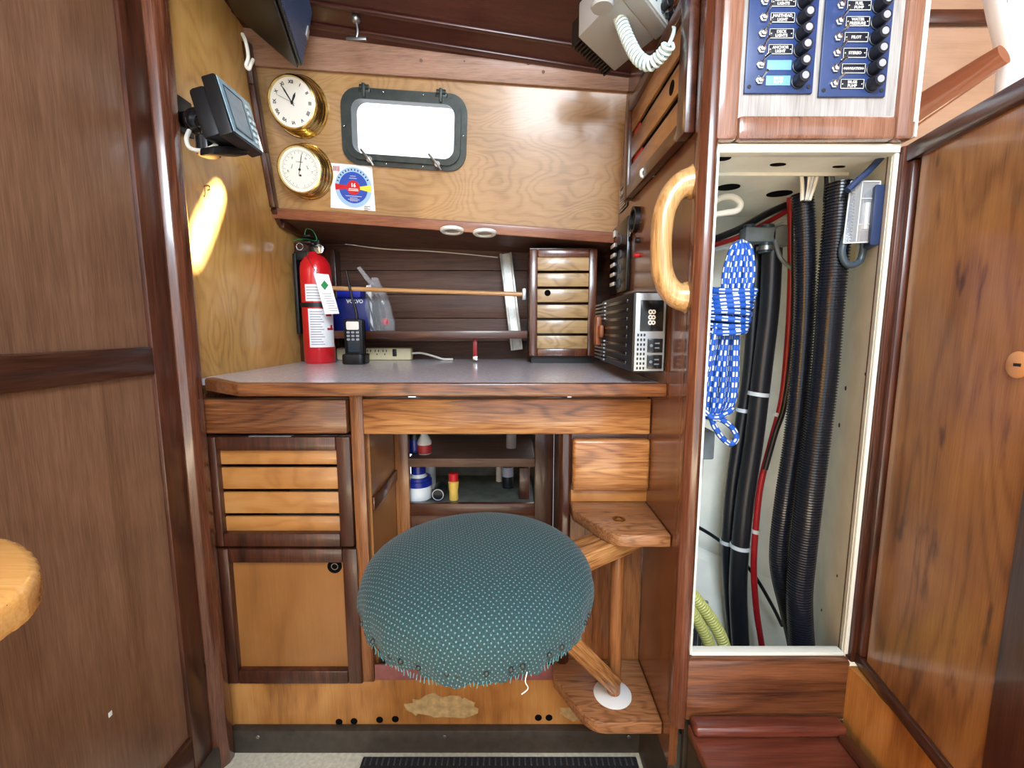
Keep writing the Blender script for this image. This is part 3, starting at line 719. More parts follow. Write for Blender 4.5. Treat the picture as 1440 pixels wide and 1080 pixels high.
# slatted locker standing at the right end
x0, z0, x1, z1 = rectY(745, 350, 838, 501, YS-.02)
sc = thing('louvred_locker', 'small locker with pale louvred front standing at the back right of the desk', 'locker', ((x0+x1)/2, YS+.06, z0))
part('carcass', MB().box((x0, YS-.006, z0), (x0+.008, 1.44, z1)).box((x1-.008, YS-.006, z0), (x1, 1.44, z1)).box((x0, YS-.006, z0), (x1, 1.44, z0+.008)).box((x0, YS-.006, z1-.008), (x1, 1.44, z1+.004)).box((x0, YS+.05, z0), (x1, YS+.056, z1)), 'mahogany_dark', sc)
d = framed(sc, front(x0-.001, YS-.006, z0), x1-x0+.002, z1-z0, .021, ('post_red', 0), 'slats', 6, .007, 'slat_pale', .016, fws=.022)
c = aY(770, 412, YS-.015)
part('finger_hole', MB().lathe([(0, 0), (.0085, 0), (.0085, .0006), (0, .0006)], front(c.x, YS-.0151, c.z), 24), 'void', d)
part('gap_shadow', MB().box((x0+.006, YS+.0, zc1+.0006), (x1-.004, 1.43, z0-.0002)), 'black', sc)  # black block standing in for the shadow in the gap below
# metal channel leaning at the hull
p0 = aY(711, 357, 1.42); p1 = aY(727, 492, 1.40)
dd = (p0-p1).normalized()
mb = MB(); sx_ = Vector((0, -1, 0)).cross(dd).normalized(); 
M = fr(p1, sx_, dd, sx_.cross(dd))
Ln = (p0-p1).length
mb.box((-.019, 0, -.014), (-.012, Ln, 0), .001, M).box((.012, 0, -.014), (.019, Ln, 0), .001, M).box((-.016, 0, -.003), (.016, Ln, 0), .0, M)
single('metal_channel', mb, 'alu_bar', 'worn grey metal channel running up the hull planks left of the louvred locker', 'metal channel')
# blue box with lettering
x0, z0, x1, z1 = rectY(466, 419, 518, 466, YS+.06)
z0 = zf0+.0145
vb = thing('parts_box', 'dark blue cardboard box with white lettering on the shelf behind the handheld radio', 'box', ((x0+x1)/2, YS+.08, z0))
part('body', MB().box((x0-.02, YS+.06, z0), (x1, YS+.13, z1), .002), 'blue_box', vb)
c = aY(499, 424, YS+.06)
part('lettering', MB().text('VOLVO', front(c.x, YS+.0596, c.z), .0145, .0004, bold=.0004), 'white', vb)
x2, z2, x3, z3 = rectY(474, 403, 507, 418, YS+.07)
single('small_blue_box', MB().box((x2, YS+.065, z1+.0008), (x3, YS+.12, z3), .002), 'blue_box_light', 'bright blue packet lying on top of the dark blue box', 'box')
# clear bag
cb = aY(536, 430, YS+.07)
bg = thing('clear_bag', 'clear plastic bag of small parts leaning beside the blue box', 'bag', (cb.x, YS+.07, z0))
random.seed(5)
hb = aY(528, 392, YS+.07).z-z0
def bagf(r, z, a, i): return r*(1+.10*math.sin(3*a+i)+.07*math.sin(7*a+2*i)), z
sh_ = Matrix.Translation((cb.x, YS+.07, z0)) @ Matrix(((.72, 0, -.10, 0), (0, .45, 0, 0), (0, 0, 1, 0), (0, 0, 0, 1)))
part('film', MB().lathe([(0, 0), (.048, .001), (.055, hb*.2), (.052, hb*.5), (.038, hb*.8), (.02, hb*.93), (.012, hb*1.02)], sh_, 28, bagf), 'bag_clear', bg)
part('bag_neck', MB().slab([(cb.x-.036, YS+.07, z0+hb*.92), (cb.x-.012, YS+.07, z0+hb*.86), (cb.x-.055, YS+.065, z0+hb*1.22), (cb.x-.066, YS+.065, z0+hb*1.20)], (0, .002, 0), .0006), 'bag_clear', bg)
part('insert', MB().slab([(cb.x-.045, YS+.075, z0+.004), (cb.x-.028, YS+.075, z0+.004), (cb.x-.030, YS+.078, z0+hb*.9), (cb.x-.044, YS+.078, z0+hb*.88)], (0, .001, 0)), 'paper', bg)
mb = MB()
for k in range(12):
    x = cb.x-.02+random.uniform(-.012, .03); zz = z0+random.uniform(.004, .02)
    mb.tube([(x, YS+.06+random.uniform(0, .02), zz), (x-.01+random.uniform(-.01, .01), YS+.065, zz+.05), (x-.02+random.uniform(-.01, .012), YS+.07, zz+hb*.62)], .0022, 6)
part('wires', mb, 'ink', bg)
part('red_fitting', MB().ball((cb.x+.014, YS+.058, z0+.032), .011, (1, .6, 1.1)), 'red', bg)
# power strip
x0, z0, x1, z1 = rectY(500, 488, 578, 505, 1.36)
pz = zc1+.0008
ps_ = thing('power_strip', 'cream power strip standing at the back of the desk behind the handheld radio', 'power strip', ((x0+x1)/2, 1.38, pz))
part('body', MB().box((x0-.06, 1.36, pz), (x1, 1.395, pz+.038), .006), 'cream_plastic', ps_)
mb = MB()
for px in (519, 530, 541):
    c = aY(px, 495, 1.3595)
    for dx in (-.005, .005): mb.box((c.x+dx-.0012, 1.3592, c.z-.000), (c.x+dx+.0012, 1.3602, c.z+.007))
    mb.box((c.x-.0015, 1.3592, c.z-.009), (c.x+.0015, 1.3602, c.z-.005))
part('socket', mb, 'black', ps_)
c = aY(555, 496, 1.36); part('switch', MB().box((c.x-.006, 1.357, c.z-.011), (c.x+.006, 1.361, c.z+.011), .001), 'black', ps_)
c = aY(578, 496, 1.37)
part('cord', MB().tube([(x1-.002, 1.375, pz+.02), (x1+.03, 1.372, pz+.021), (x1+.07, 1.36, pz+.012), (x1+.10, 1.35, pz+.004), (x1+.13, 1.35, pz+.004)], .0032, 8), 'cord_white', ps_)
# red strap under the shelf
c = aY(668, 486, YS+.03)
rs = thing('hanging_strap', 'short dark red strap with a metal tip hanging under the shelf', 'strap', (c.x, YS+.03, zc1+.01))
part('webbing', MB().box((c.x-.006, YS+.028, zc1+.016), (c.x+.006, YS+.031, zf0+.0035), .001), 'cable_red', rs)
part('tip', MB().box((c.x-.007, YS+.027, zc1+.006), (c.x+.007, YS+.032, zc1+.018), .001), 'chrome', rs)
# thin white wire along the top of the hull planks
mb = MB().tube([aY(485, 343, 1.44), aY(540, 350, 1.44), aY(600, 353, 1.44), aY(650, 357, 1.44), aY(700, 362, 1.44)], .0016, 6)
single('thin_wire', mb, 'cord_white', 'thin pale wire strung along the hull under the soffit', 'wire')

# ------------------------------------------------------------------ fire extinguisher
ce = Vector((aY(441, 440, 1.235).x, 1.262, zc1+.001)); R_ = .0415
fe = thing('fire_extinguisher', 'red fire extinguisher with a hanging white tag at the left of the desk', 'fire extinguisher', ce)
hS = aY(441, 372, 1.25).z-ce.z
part('cylinder', MB().lathe([(0, 0), (R_-.003, 0), (R_, .004), (R_, hS-.015), (R_*.94, hS+.002), (R_*.75, hS+.017), (R_*.45, hS+.028), (R_*.38, hS+.034), (0, hS+.034)], Matrix.Translation(ce), 40), 'red_paint', fe)
def arcpatch(c, r, a0, a1, z0, z1, n=14, th=.0006):
    b = MB(); vs = []
    for k in range(n+1):
        a = a0+(a1-a0)*k/n
        vs.append([b.bm.verts.new((c.x+rr*math.cos(a), c.y+rr*math.sin(a), c.z+z)) for rr, z in ((r, z0), (r, z1), (r+th, z1), (r+th, z0))])
    for k in range(n):
        for j in range(4): b.bm.faces.new((vs[k][j], vs[k+1][j], vs[k+1][(j+1) % 4], vs[k][(j+1) % 4]))
    b.bm.faces.new(vs[0]); b.bm.faces.new(vs[-1][::-1]); bmesh.ops.recalc_face_normals(b.bm, faces=b.bm.faces[:])
    return b
def angx(dx): return -PI/2+math.asin(max(-1, min(1, dx/R_)))+.36*0
base_a = math.atan2(-ce.y, -ce.x)      # direction towards the viewer
lb = part('label', arcpatch(ce, R_, base_a-.62, base_a+1.15, .045, .150), 'paper', fe, 'white instruction label')
part('label', arcpatch(ce, R_, base_a-.75, base_a+.55, .170, .215), 'paper', fe, 'upper white label')
for i in range(14):
    z = .052+i*.0068
    mbx = arcpatch(ce, R_+.0007, base_a-.5, base_a+.35-(i % 3)*.1, z, z+.0022, 8, .0002)
    if i == 0: acc = mbx
    else:
        me = bpy.data.meshes.new('t'); mbx.bm.to_mesh(me); mbx.bm.free(); acc.bm.from_mesh(me); bpy.data.meshes.remove(me)
part('print', acc, 'ink_soft', fe)
for i in range(5):
    mbx = arcpatch(ce, R_+.0007, base_a-.65, base_a+.35, .176+i*.0075, .178+i*.0075, 8, .0002)
    if i == 0:
        acc = mbx; continue
    me = bpy.data.meshes.new('t'); mbx.bm.to_mesh(me); mbx.bm.free(); acc.bm.from_mesh(me); bpy.data.meshes.remove(me)
part('print', acc, 'ink_soft', fe)
part('pictogram', arcpatch(ce, R_+.0007, base_a+.5, base_a+.95, .130, .144, 8, .0003), 'red', fe)
for z0_, z1_, dx in ((.092, .098, 0), (.098, .106, .25)):
    part('pictogram', arcpatch(ce, R_+.0007, base_a+.55+dx, base_a+1.05-dx*.3, z0_, z1_, 8, .0003), 'red', fe)
part('strap', MB().lathe([(R_+.0005, .154), (R_+.003, .154), (R_+.003, .166), (R_+.0005, .166), (R_+.0005, .154)], Matrix.Translation(ce), 40), 'black', fe)
part('wall_bracket', MB().box((ce.x-R_-.014, ce.y-.016, ce.z+.08), (ce.x-R_-.0035, ce.y+.02, ce.z+hS+.03), .003).box((ce.x-R_-.012, ce.y-.012, ce.z+hS+.012), (ce.x-.012, ce.y+.012, ce.z+hS+.036), .004), 'black', fe)
vt = ce.z+hS+.034
valve = MB().cyl((ce.x, ce.y, vt-.004), (ce.x, ce.y, vt+.022), .014).box((ce.x-.012, ce.y-.05, vt+.016), (ce.x+.012, ce.y+.02, vt+.022), .002).box((ce.x-.010, ce.y-.045, vt+.034), (ce.x+.010, ce.y+.02, vt+.039), .002).box((ce.x-.010, ce.y+.008, vt+.018), (ce.x+.010, ce.y+.02, vt+.037), .002)
part('valve', valve, 'black', fe)
part('gauge', MB().lathe([(0, 0), (.013, 0), (.013, .006), (.011, .007), (0, .006)], fr((ce.x+.020, ce.y-.018, vt+.006), (1, 0, 0), (0, 0, 1), (.4, -1, 0))), 'chrome', fe)
part('pull_ring', MB().tube([(ce.x-.035+.009*math.cos(a), ce.y-.01, vt+.014+.009*math.sin(a)) for a in [2*PI*k/10 for k in range(10)]], .0012, 6, closed=True), 'chrome', fe)
part('seal_wire', MB().tube([(ce.x-.055, ce.y-.01, vt+.030), (ce.x-.02, ce.y-.012, vt+.034), (ce.x+.012, ce.y-.012, vt+.030), (ce.x+.004, ce.y-.012, vt+.055), (ce.x-.014, ce.y-.012, vt+.060), (ce.x-.020, ce.y-.012, vt+.04)], .0009, 6), 'green', fe)
tq = [aY(x, y, 1.19) for x, y in ((441, 384), (462, 386), (477, 441), (457, 442))]
tg = part('tag', MB().slab(tq, (0, .0008, 0)), 'paper', fe, 'white inspection tag')
cx = aY(456.5, 401, 1.1893)
part('emblem', MB().prism([(0, .0125), (.010, 0), (0, -.0125), (-.010, 0)], 0, .0003, 0, front(cx.x, cx.y, cx.z)), 'green', tg)
mb = MB()
for i in range(8):
    c = aY(460+i*1.4, 413+i*3.4, 1.1893); mb.box((c.x-.013+(i % 2)*.003, c.y-.0002, c.z-.0006), (c.x+.011-(i % 3)*.002, c.y+.0003, c.z+.0006))
part('print', mb, 'ink_soft', tg)
mb = MB().tube([tuple(aY(446, 385, 1.1895)), (ce.x+.004, 1.20, vt-.01), (ce.x+.012, 1.23, vt+.01)], .0007, 6); part('string', mb, 'black', tg)

# ------------------------------------------------------------------ handheld radio in its cradle
c = aY(496, 500, 1.20); hx, hy, hz = c.x, 1.225, zc1+.001
hr = thing('handheld_radio', 'black handheld marine radio with a long aerial standing in its charging cradle', 'handheld radio', (hx, hy, hz))
part('cradle', MB().prism(rrect(.062, .06, .014), 0, .028, .004, Matrix.Translation((hx, hy, hz))), 'black', hr)
part('body', MB().prism(rrect(.050, .032, .008), .012, .122, .005, Matrix.Translation((hx, hy, hz))), 'black', hr)
yf = hy-.0165
part('screen', MB().prism(rrect(.034, .022, .004), 0, .0012, .0004, front(hx, yf, hz+.104)), 'dial', hr)
mb = MB()
for r_ in range(3):
    for k in range(3): mb.prism(rrect(.0085, .0058, .002, 3), 0, .0012, 0, front(hx-.0125+.0125*k, yf, hz+.086-.0095*r_))
part('keypad', mb, 'ink_soft', hr)
mb = MB()
for k in range(9): mb.box((hx-.014, yf-.0008, hz+.034+k*.0035), (hx+.014, yf+.0004, hz+.0355+k*.0035))
part('speaker_grille', mb, 'screen_dark', hr)
a0 = Vector((hx+.006, hy, hz+.12)); a1 = aY(487, 381, 1.235)
part('aerial', MB().tube([a0, a0+Vector((0, 0, .02)), a0.lerp(a1, .5), a1], lambda u: .0052-.0025*u, 10), 'black', hr)

# ------------------------------------------------------------------ instruments on the upper back panel
def brass_case(name, label, px, py, rb, dep):
    M = upM(px, py, .001)
    o = thing(name, label, 'clock' if 'clock' in name else 'barometer', M.to_translation())
    k = rb/.070
    prof = [(rb, 0), (rb, .004*k), (rb*.965, .006), (rb*.95, .006), (rb*.93, .010), (rb*.90, .012), (rb*.90, .017), (rb*.925, .020), (rb*.90, .024), (rb*.86, .027), (rb*.86, .032), (rb*.885, .035), (rb*.86, .039), (rb*.84, dep-.006), (rb*.83, dep), (rb*.79, dep+.001), (rb*.765, dep-.003), (rb*.765, dep-.006), (0, dep-.006)]
    part('case', MB().lathe(prof, M, 56), 'brass', o)
    part('dial', MB().lathe([(0, dep-.0055), (rb*.762, dep-.0055), (rb*.762, dep-.0048), (0, dep-.0048)], M, 48), 'dial', o)
    mb = MB()
    for a in (.5, 2.6, 4.7): mb.cyl(M @ Vector((rb*.965*math.cos(a), rb*.965*math.sin(a), .004)), M @ Vector((rb*.965*math.cos(a), rb*.965*math.sin(a), .008)), .0025)
    part('screw', mb, 'brass_dull', o)
    return o, M, rb*.762, dep-.0046
def hand(M, z, ang, L_, w, tail=.2):
    d = Matrix.Rotation(ang, 4, 'Z')
    return [(M @ d @ Vector((x, y, z))) for x, y in ((-w*.5, -L_*tail), (w*.5, -L_*tail), (w, L_*.65), (0, L_), (-w, L_*.65))]
o, M, rd, zf = brass_case('wall_clock', 'brass ship clock with roman numerals, above the barometer', 423, 151, .0685, .046)
mb = MB()
for i, s_ in enumerate(('XII', 'I', 'II', 'III', 'IIII', 'V', 'VI', 'VII', 'VIII', 'IX', 'X', 'XI')):
    a = -2*PI*i/12; mb.text(s_, M @ Matrix.Rotation(a, 4, 'Z') @ Matrix.Translation((0, rd*.80, zf)), .0098, .0002, bold=.0003)
part('numerals', mb, 'ink', o)
part('hour_hand', MB().slab(hand(M, zf+.0006, -math.radians(25), rd*.45, .0026), NN*.0006), 'ink', o)
part('minute_hand', MB().slab(hand(M, zf+.0014, math.radians(33), rd*.82, .0017), NN*.0006), 'ink', o)
part('second_hand', MB().slab(hand(M, zf+.0022, math.radians(68), rd*.80, .0004), NN*.0004).cyl(M @ Vector((0, 0, zf)), M @ Vector((0, 0, zf+.003)), .003), 'ink', o)
o, M, rd, zf = brass_case('barometer', 'brass barometer with a white dial, below the roman numeral clock', 433, 242, .0655, .046)
mb = MB()
for i in range(72):
    if 34 < i < 38: continue
    a = -2*PI*i/72+.0
    mb.box((-.0003, rd*.80 if i % 3 else rd*.70, zf), (.0003, rd*.88, zf+.0003), 0, M @ Matrix.Rotation(a, 4, 'Z'))
part('scale', mb, 'ink', o, stuff=False)
mb = MB()
for i, s_ in enumerate(('28', '29', '30', '31')): mb.text(s_, M @ Matrix.Rotation(math.radians(100-i*66), 4, 'Z') @ Matrix.Translation((0, rd*.60, zf)), .006, .0002)
mb.text('RAIN', M @ Matrix.Translation((-rd*.38, .006, zf)) @ Matrix.Rotation(1.2, 4, 'Z'), .0045, .0002).text('FAIR', M @ Matrix.Translation((rd*.38, .006, zf)) @ Matrix.Rotation(-1.2, 4, 'Z'), .0045, .0002).text('CHANGE', M @ Matrix.Translation((0, rd*.34, zf)), .0042, .0002)
part('lettering', mb, 'ink', o)
part('needle', MB().slab(hand(M, zf+.0008, -math.radians(12), rd*.84, .0009, .35), NN*.0005).cyl(M @ Vector((0, 0, zf)), M @ Vector((0, 0, zf+.0025)), .0028), 'ink', o)
part('set_pointer', MB().cyl(M @ Vector((.001, -.013, zf)), M @ Vector((.001, -.013, zf+.002)), .0024), 'ink', o)

# card
cq = [up(x, y, .0012) for x, y in ((465, 229), (523, 234), (528, 297), (465, 292))]
cd = thing('radio_card', 'square white card with a blue and red dial reading 16, pinned below the portlight', 'card', cq[3])
part('sheet', MB().slab(cq, -NN*.0008), 'paper', cd)
mc = upM(497, 264, .0013); rc = .0475
part('outer_ring', MB().lathe([(0, 0), (rc, 0), (rc, .0002), (0, .0002)], mc, 40), 'blue_ring', cd)
part('disc', MB().lathe([(0, .0002), (rc*.78, .0002), (rc*.78, .0004), (0, .0004)], mc, 40), 'blue_disc', cd)
part('hub', MB().lathe([(0, .0004), (rc*.36, .0004), (rc*.36, .0007), (0, .0007)], mc, 32).prism([(-rc*.3, .004), (-rc*.3, -.004), (-rc*.98, -.0075), (-rc*.98, .0075)], .0004, .0006, 0, mc), 'red', cd)
part('yellow_sector', MB().prism([(rc*.3, .003), (rc*.95, .0085), (rc*.98, 0), (rc*.95, -.0085), (rc*.3, -.003)], .0004, .0006, 0, mc), 'yellow', cd)
mb = MB().text('16', mc @ Matrix.Translation((0, .0055, .0008)), .0125, .0001, bold=.0005)
for y, w in ((-.003, .024), (-.0065, .026)): mb.box((-w/2, y-.0008, .0007), (w/2, y+.0008, .0008), 0, mc)
for y, w in ((.027, .014), (.022, .02), (-.020, .042), (-.0245, .02), (-.028, .03), (-.031, .02)): mb.box((-w/2, y-.0004, .0004), (w/2, y+.0004, .0005), 0, mc)
part('print', mb, 'paper', cd)
mb = MB()
for k in range(13):
    a = math.radians(160-k*11); mb.box((-.0014, rc*.84, .0003), (.0014, rc*.93, .0004), 0, mc @ Matrix.Rotation(a-PI/2, 4, 'Z'))
for k in range(4): mb.box((.026, -.043-k*.0032, .0001), (.042-(k % 2)*.006, -.0415-k*.0032, .0003), 0, mc)
part('small_print', mb, 'ink', cd)
mb = MB()
tlm = upM(465, 229, .0014)
for k in range(4): mb.box((.006+k*.0042, -.018, 0), (.0085+k*.0042, -.006, .0003), 0, tlm)
part('corner_mark', mb, 'label_red', cd)

# portlight
K = .872
pf = MB()
def rk(w, h, r, z): return [Mp @ Vector((x, y, z)) for x, y in rrect(w*K, h*K*.935, r*K)]
pf.holed(rk(.352, .206, .048, .001), [rk(.292, .150, .030, .001)], NN*.008)
pf.holed(rk(.322, .178, .038, .009), [rk(.286, .144, .028, .009)], NN*.008)
pf.holed(rk(.298, .156, .034, -.028), [rk(.292, .150, .030, -.028)], NN*.029)
win = struct('window_1', pf, 'bronze_dark')
part('pane', MB().prism(rrect(.290*K, .148*K*.935, .028*K), .004, .008, 0, Mp), 'port_glass', win)
for sx in (-.105*K, .105*K):
    part('hinge', MB().box((sx-.014, .072, .009), (sx+.014, .082, .018), .002, Mp).cyl(Mp @ Vector((sx-.011, .083, .016)), Mp @ Vector((sx+.011, .083, .016)), .006).box((sx-.0035, .062, .011), (sx+.0035, .090, .025), .001, Mp), 'bronze_dark', win)
for sx in (-.092*K, .100*K):
    part('latch', MB().cyl(Mp @ Vector((sx, -.072, .009)), Mp @ Vector((sx, -.072, .027)), .0075).tube([Mp @ Vector((sx-.022, -.051, .023)), Mp @ Vector((sx-.010, -.063, .027)), Mp @ Vector((sx, -.072, .028)), Mp @ Vector((sx+.009, -.085, .025))], .0028, 8), 'steel', win)
for x, y in ((-.055, .094), (.055, .094), (.13, .088), (-.167, 0), (.167, -.005), (-.05, -.095), (.055, -.095)):
    part('screw', MB().ball(Mp @ Vector((x*K, y*K*.935, .0095)), .003, (1, 1, 1), 10), 'chrome', win)

# downlights in the soffit
for px, py, w in ((636, 322.5, 'left'), (682, 326, 'right')):
    c = aP(px, py, so0, son); n = son if son.z < 0 else -son
    M = fr(c, (1, 0, 0), n.cross(Vector((1, 0, 0))), n)
    o = thing('downlight', 'round white downlight in the soffit, the %s one of the pair' % w, 'light', c, 'soffit downlights')
    part('ring', MB().lathe([(.020, 0), (.031, 0), (.031, .004), (.028, .007), (.020, .007), (.020, 0)], M, 32), 'white', o)
    part('lens', MB().lathe([(0, .001), (.020, .001), (.020, .004), (0, .006)], M, 24), 'lens', o)

# ------------------------------------------------------------------ speaker
p0 = aY(419, 98, 1.05); e1 = Vector((.083, -.30, 0)); e2 = Vector((.022, .03, .125)); e3 = Vector((-.093, -.02, .075))
spk = thing('loudspeaker', 'black box loudspeaker under the ceiling in the top left corner', 'speaker', p0)
e3l = e3*1.25
def hexa(bot, top):
    b = MB(); vs = [b.bm.verts.new(p) for p in bot+top]
    for f in ((0, 1, 2, 3), (7, 6, 5, 4), (0, 4, 5, 1), (1, 5, 6, 2), (2, 6, 7, 3), (3, 7, 4, 0)): b.bm.faces.new([vs[i] for i in f])
    bmesh.ops.recalc_face_normals(b.bm, faces=b.bm.faces[:]); bmesh.ops.bevel(b.bm, geom=list(b.bm.edges), offset=.003, segments=2, profile=.5, affect='EDGES'); return b
bot = [p0, p0+e1, p0+e1+e3l, p0+e3l]; topv = []
for p in bot:
    t_ = p+e2; t_.z = min(t_.z, ceil_z(t_.x, t_.y)-.004); topv.append(t_)
part('cabinet', hexa(bot, topv), 'speaker_black', spk)
nrm = e1.cross(e2).normalized()
if nrm.x < 0: nrm = -nrm
U1 = e1.normalized(); V1 = nrm.cross(U1)
if V1.z < 0: V1 = -V1
Mg = fr(p0+nrm*.001, U1, V1, nrm) if U1.cross(V1).dot(nrm) > 0 else fr(p0+nrm*.001, U1, V1, U1.cross(V1))
g = MB(); gl = e1.length; gh = (e2-U1*e2.dot(U1)).length
sg = 1 if (Mg.to_3x3() @ Vector((0, 0, 1))).dot(nrm) > 0 else -1
lo, hi = (0, .006) if sg > 0 else (-.006, 0)
g.box((.006, .006, lo), (gl-.006, gh-.006, hi), .002, Mg)
part('grille', g, 'speaker_black', spk)
g = MB(); n = int((gl-.02)/.0062)
for k in range(n):
    x = .010+k*.0062
    g.box((x, .009, hi-.0005 if sg > 0 else lo-.0025), (x+.0030, gh-.009, hi+.0015 if sg > 0 else lo+.0005), 0, Mg)
part('grille_ribs', g, 'grille', spk)
c = p0+nrm*.008
part('badge', MB().box((.012, .060, hi if sg > 0 else lo-.005), (.030, .080, hi+.005 if sg > 0 else lo-.001), .001, Mg), 'radio_grey', spk)
wp = [aY(341, 48, 1.0), aY(346, 60, .99), aY(349, 80, .99), aY(346, 92, .99), aY(350, 97, .99), aY(353, 90, .99), aY(356, 84, 1.0)]
part('lead', MB().tube(wp, .0035, 8), 'cord_white', spk)

# ------------------------------------------------------------------ fish finder on the left bulkhead
def rt(px, py, t): return CAM+ray(px, py)*t
q = [rt(300, 101, .70), rt(350, 144.5, .81), rt(371, 218, .81), rt(327, 186, .70)]
ffn = (q[1]-q[0]).cross(q[3]-q[0]).normalized()
if ffn.x < 0: ffn = -ffn
ff = thing('chart_plotter', 'grey-screened marine display on a black swivel mount on the left bulkhead', 'display', Vector((XL, .80, zr(.30))))
cen = sum(q, Vector())/4
part('housing', MB().slab(q, -ffn*.022, .003), 'black', ff)
q2 = [cen+(p-cen)*.86 for p in q]
part('rear_shell', MB().slab([p-ffn*.022 for p in q2], -ffn*.030, .008), 'black', ff)
q3 = [cen+(p-cen)*.93+ffn*.0008 for p in q]
fc = part('faceplate', MB().slab(q3, ffn*.001, 0), 'screen_grey', ff)
a_, b_, c_, d_ = q3
def bil(u, v): return a_.lerp(b_, u).lerp(d_.lerp(c_, u), v)+ffn*.0022
def quadp(u0, v0, u1, v1, m=MB): return [bil(u0, v0), bil(u1, v0), bil(u1, v1), bil(u0, v1)]
mb = MB()
for u0, v0, u1, v1 in ((.08, .12, .66, .14), (.08, .90, .66, .92), (.08, .12, .10, .92), (.64, .12, .66, .92)): mb.slab(quadp(u0, v0, u1, v1), ffn*.0008)
part('screen_border', mb, 'screen_dark', fc)
part('screen', MB().slab([p-ffn*.0005 for p in quadp(.11, .15, .635, .89)], ffn*.0008), 'lcd', fc, 'blank grey lcd')
mb = MB()
for i in range(6):
    v = .16+i*.14; mb.slab(quadp(.74, v, .83, v+.07), ffn*.0014, .0003)
    if i in (2, 3, 4): mb.slab(quadp(.86, v, .94, v+.07), ffn*.0014, .0003)
part('button', mb, 'radio_pale', fc)
mc_ = cen-ffn*.05
wb = rt(258, 170, .80); wb = aX(256, 168, XL)
part('wall_plate', MB().box((XL+.0005, wb.y-.028, wb.z-.028), (XL+.009, wb.y+.018, wb.z+.036), .002), 'black', ff)
part('mount_arm', MB().tube([(XL+.006, wb.y, wb.z), tuple(Vector((XL+.006, wb.y, wb.z)).lerp(mc_, .5)), tuple(mc_)], .014, 14).ball(tuple(Vector((XL+.006, wb.y, wb.z)).lerp(mc_, .55)), .024), 'black_gloss', ff)
part('swivel_knob', MB().cyl(mc_+Vector((-.01, 0, -.05)), mc_+Vector((-.01, -.0, -.02)), .018), 'black_gloss', ff)
lp = [rt(266, 184, .78), rt(262, 196, .76), rt(267, 208, .75), rt(282, 212, .74), rt(297, 208, .73), rt(305, 202, .74)]
part('cable', MB().tube(lp, .0035, 8), 'cord_white', ff)
part('plug', MB().cyl(rt(292, 186, .76), rt(302, 198, .75), .010), 'fin_grey', ff)
part('lower_bracket', MB().slab([rt(300, 205, .72), rt(352, 205, .78), rt(350, 218, .78), rt(300, 216, .72)], (-.03, .01, 0), .003), 'black', ff)
# small cup hook on the left bulkhead
c = aX(288, 262, XL)
single('cup_hook', MB().tube([c+Vector((-.003, 0, 0)), c+Vector((.008, 0, .001)), c+Vector((.012, -.003, -.006)), c+Vector((.008, -.006, -.010))], .0014, 8), 'brass_dull', 'tiny brass hook in the left bulkhead just above the sun patch', 'hook')

# hook hanging from the ceiling
c = aY(500, 20, 1.05)
hk = thing('hatch_hook', 'small metal T-shaped hook hanging from the ceiling', 'hook', c)
zc_ = ceil_z(c.x, 1.05)
part('eye', MB().ball((c.x, 1.05, zc_-.006), .010, (1, 1, .8)), 'steel', hk)
t1 = aY(501, 55, 1.05)
part('rod', MB().tube([(c.x, 1.05, zc_-.008), (c.x+.003, 1.05, zc_-.03), (t1.x, 1.05, t1.z)], .0028, 8).box((t1.x-.022, 1.047, t1.z-.003), (t1.x+.022, 1.053, t1.z+.003), .001), 'steel', hk)

# ------------------------------------------------------------------ things on the right bulkhead (face XR, towards -X)
def rb(Y, z, off=0): return Vector((XR-off, Y, zr(z)))
def sideM(Y, z, off=0.0): return fr((XR-off, Y, zr(z)), (0, -1, 0), (0, 0, 1), (-1, 0, 0))   # x towards viewer, y up, z out
ld = thing('locker_door', 'dark framed louvred door high on the right bulkhead above the oak handle', 'door', rb(.87, .285))
M = sideM(1.06, .285, .001)
W_, H_ = .365, .207
d = part('frame', MB().box((0, 0, 0), (.030, H_, .016), .003, M).box((W_-.035, 0, 0), (W_, H_, .016), .003, M).box((.030, 0, 0), (W_-.035, .026, .016), .003, M).box((.030, H_-.026, 0), (W_-.035, H_, .016), .003, M), 'mahogany_dark_y', ld)
sl = (H_-.052-.028)/3
for i in range(3): part('slat', MB().box((.028, .026+i*(sl+.014), .002), (W_-.033, .026+i*(sl+.014)+sl, .008), .001, M), 'slat_side', ld)
part('backing', MB().box((.028, .024, .0002), (W_-.033, H_-.024, .0012), 0, M), 'void', ld)
part('red_bunting', MB().box((.034, .026+sl, .0013), (.10, .026+sl+.012, .004), 0, M).box((.034, .026+2*sl+.015, .0013), (.08, .026+2*sl+.026, .004), 0, M), 'red', ld)
part('finger_hole', MB().lathe([(0, 0), (.011, 0), (.011, .0008), (0, .0008)], M @ Matrix.Translation((W_-.085, .026+sl*1.5+.014, .008)), 24), 'void', ld)
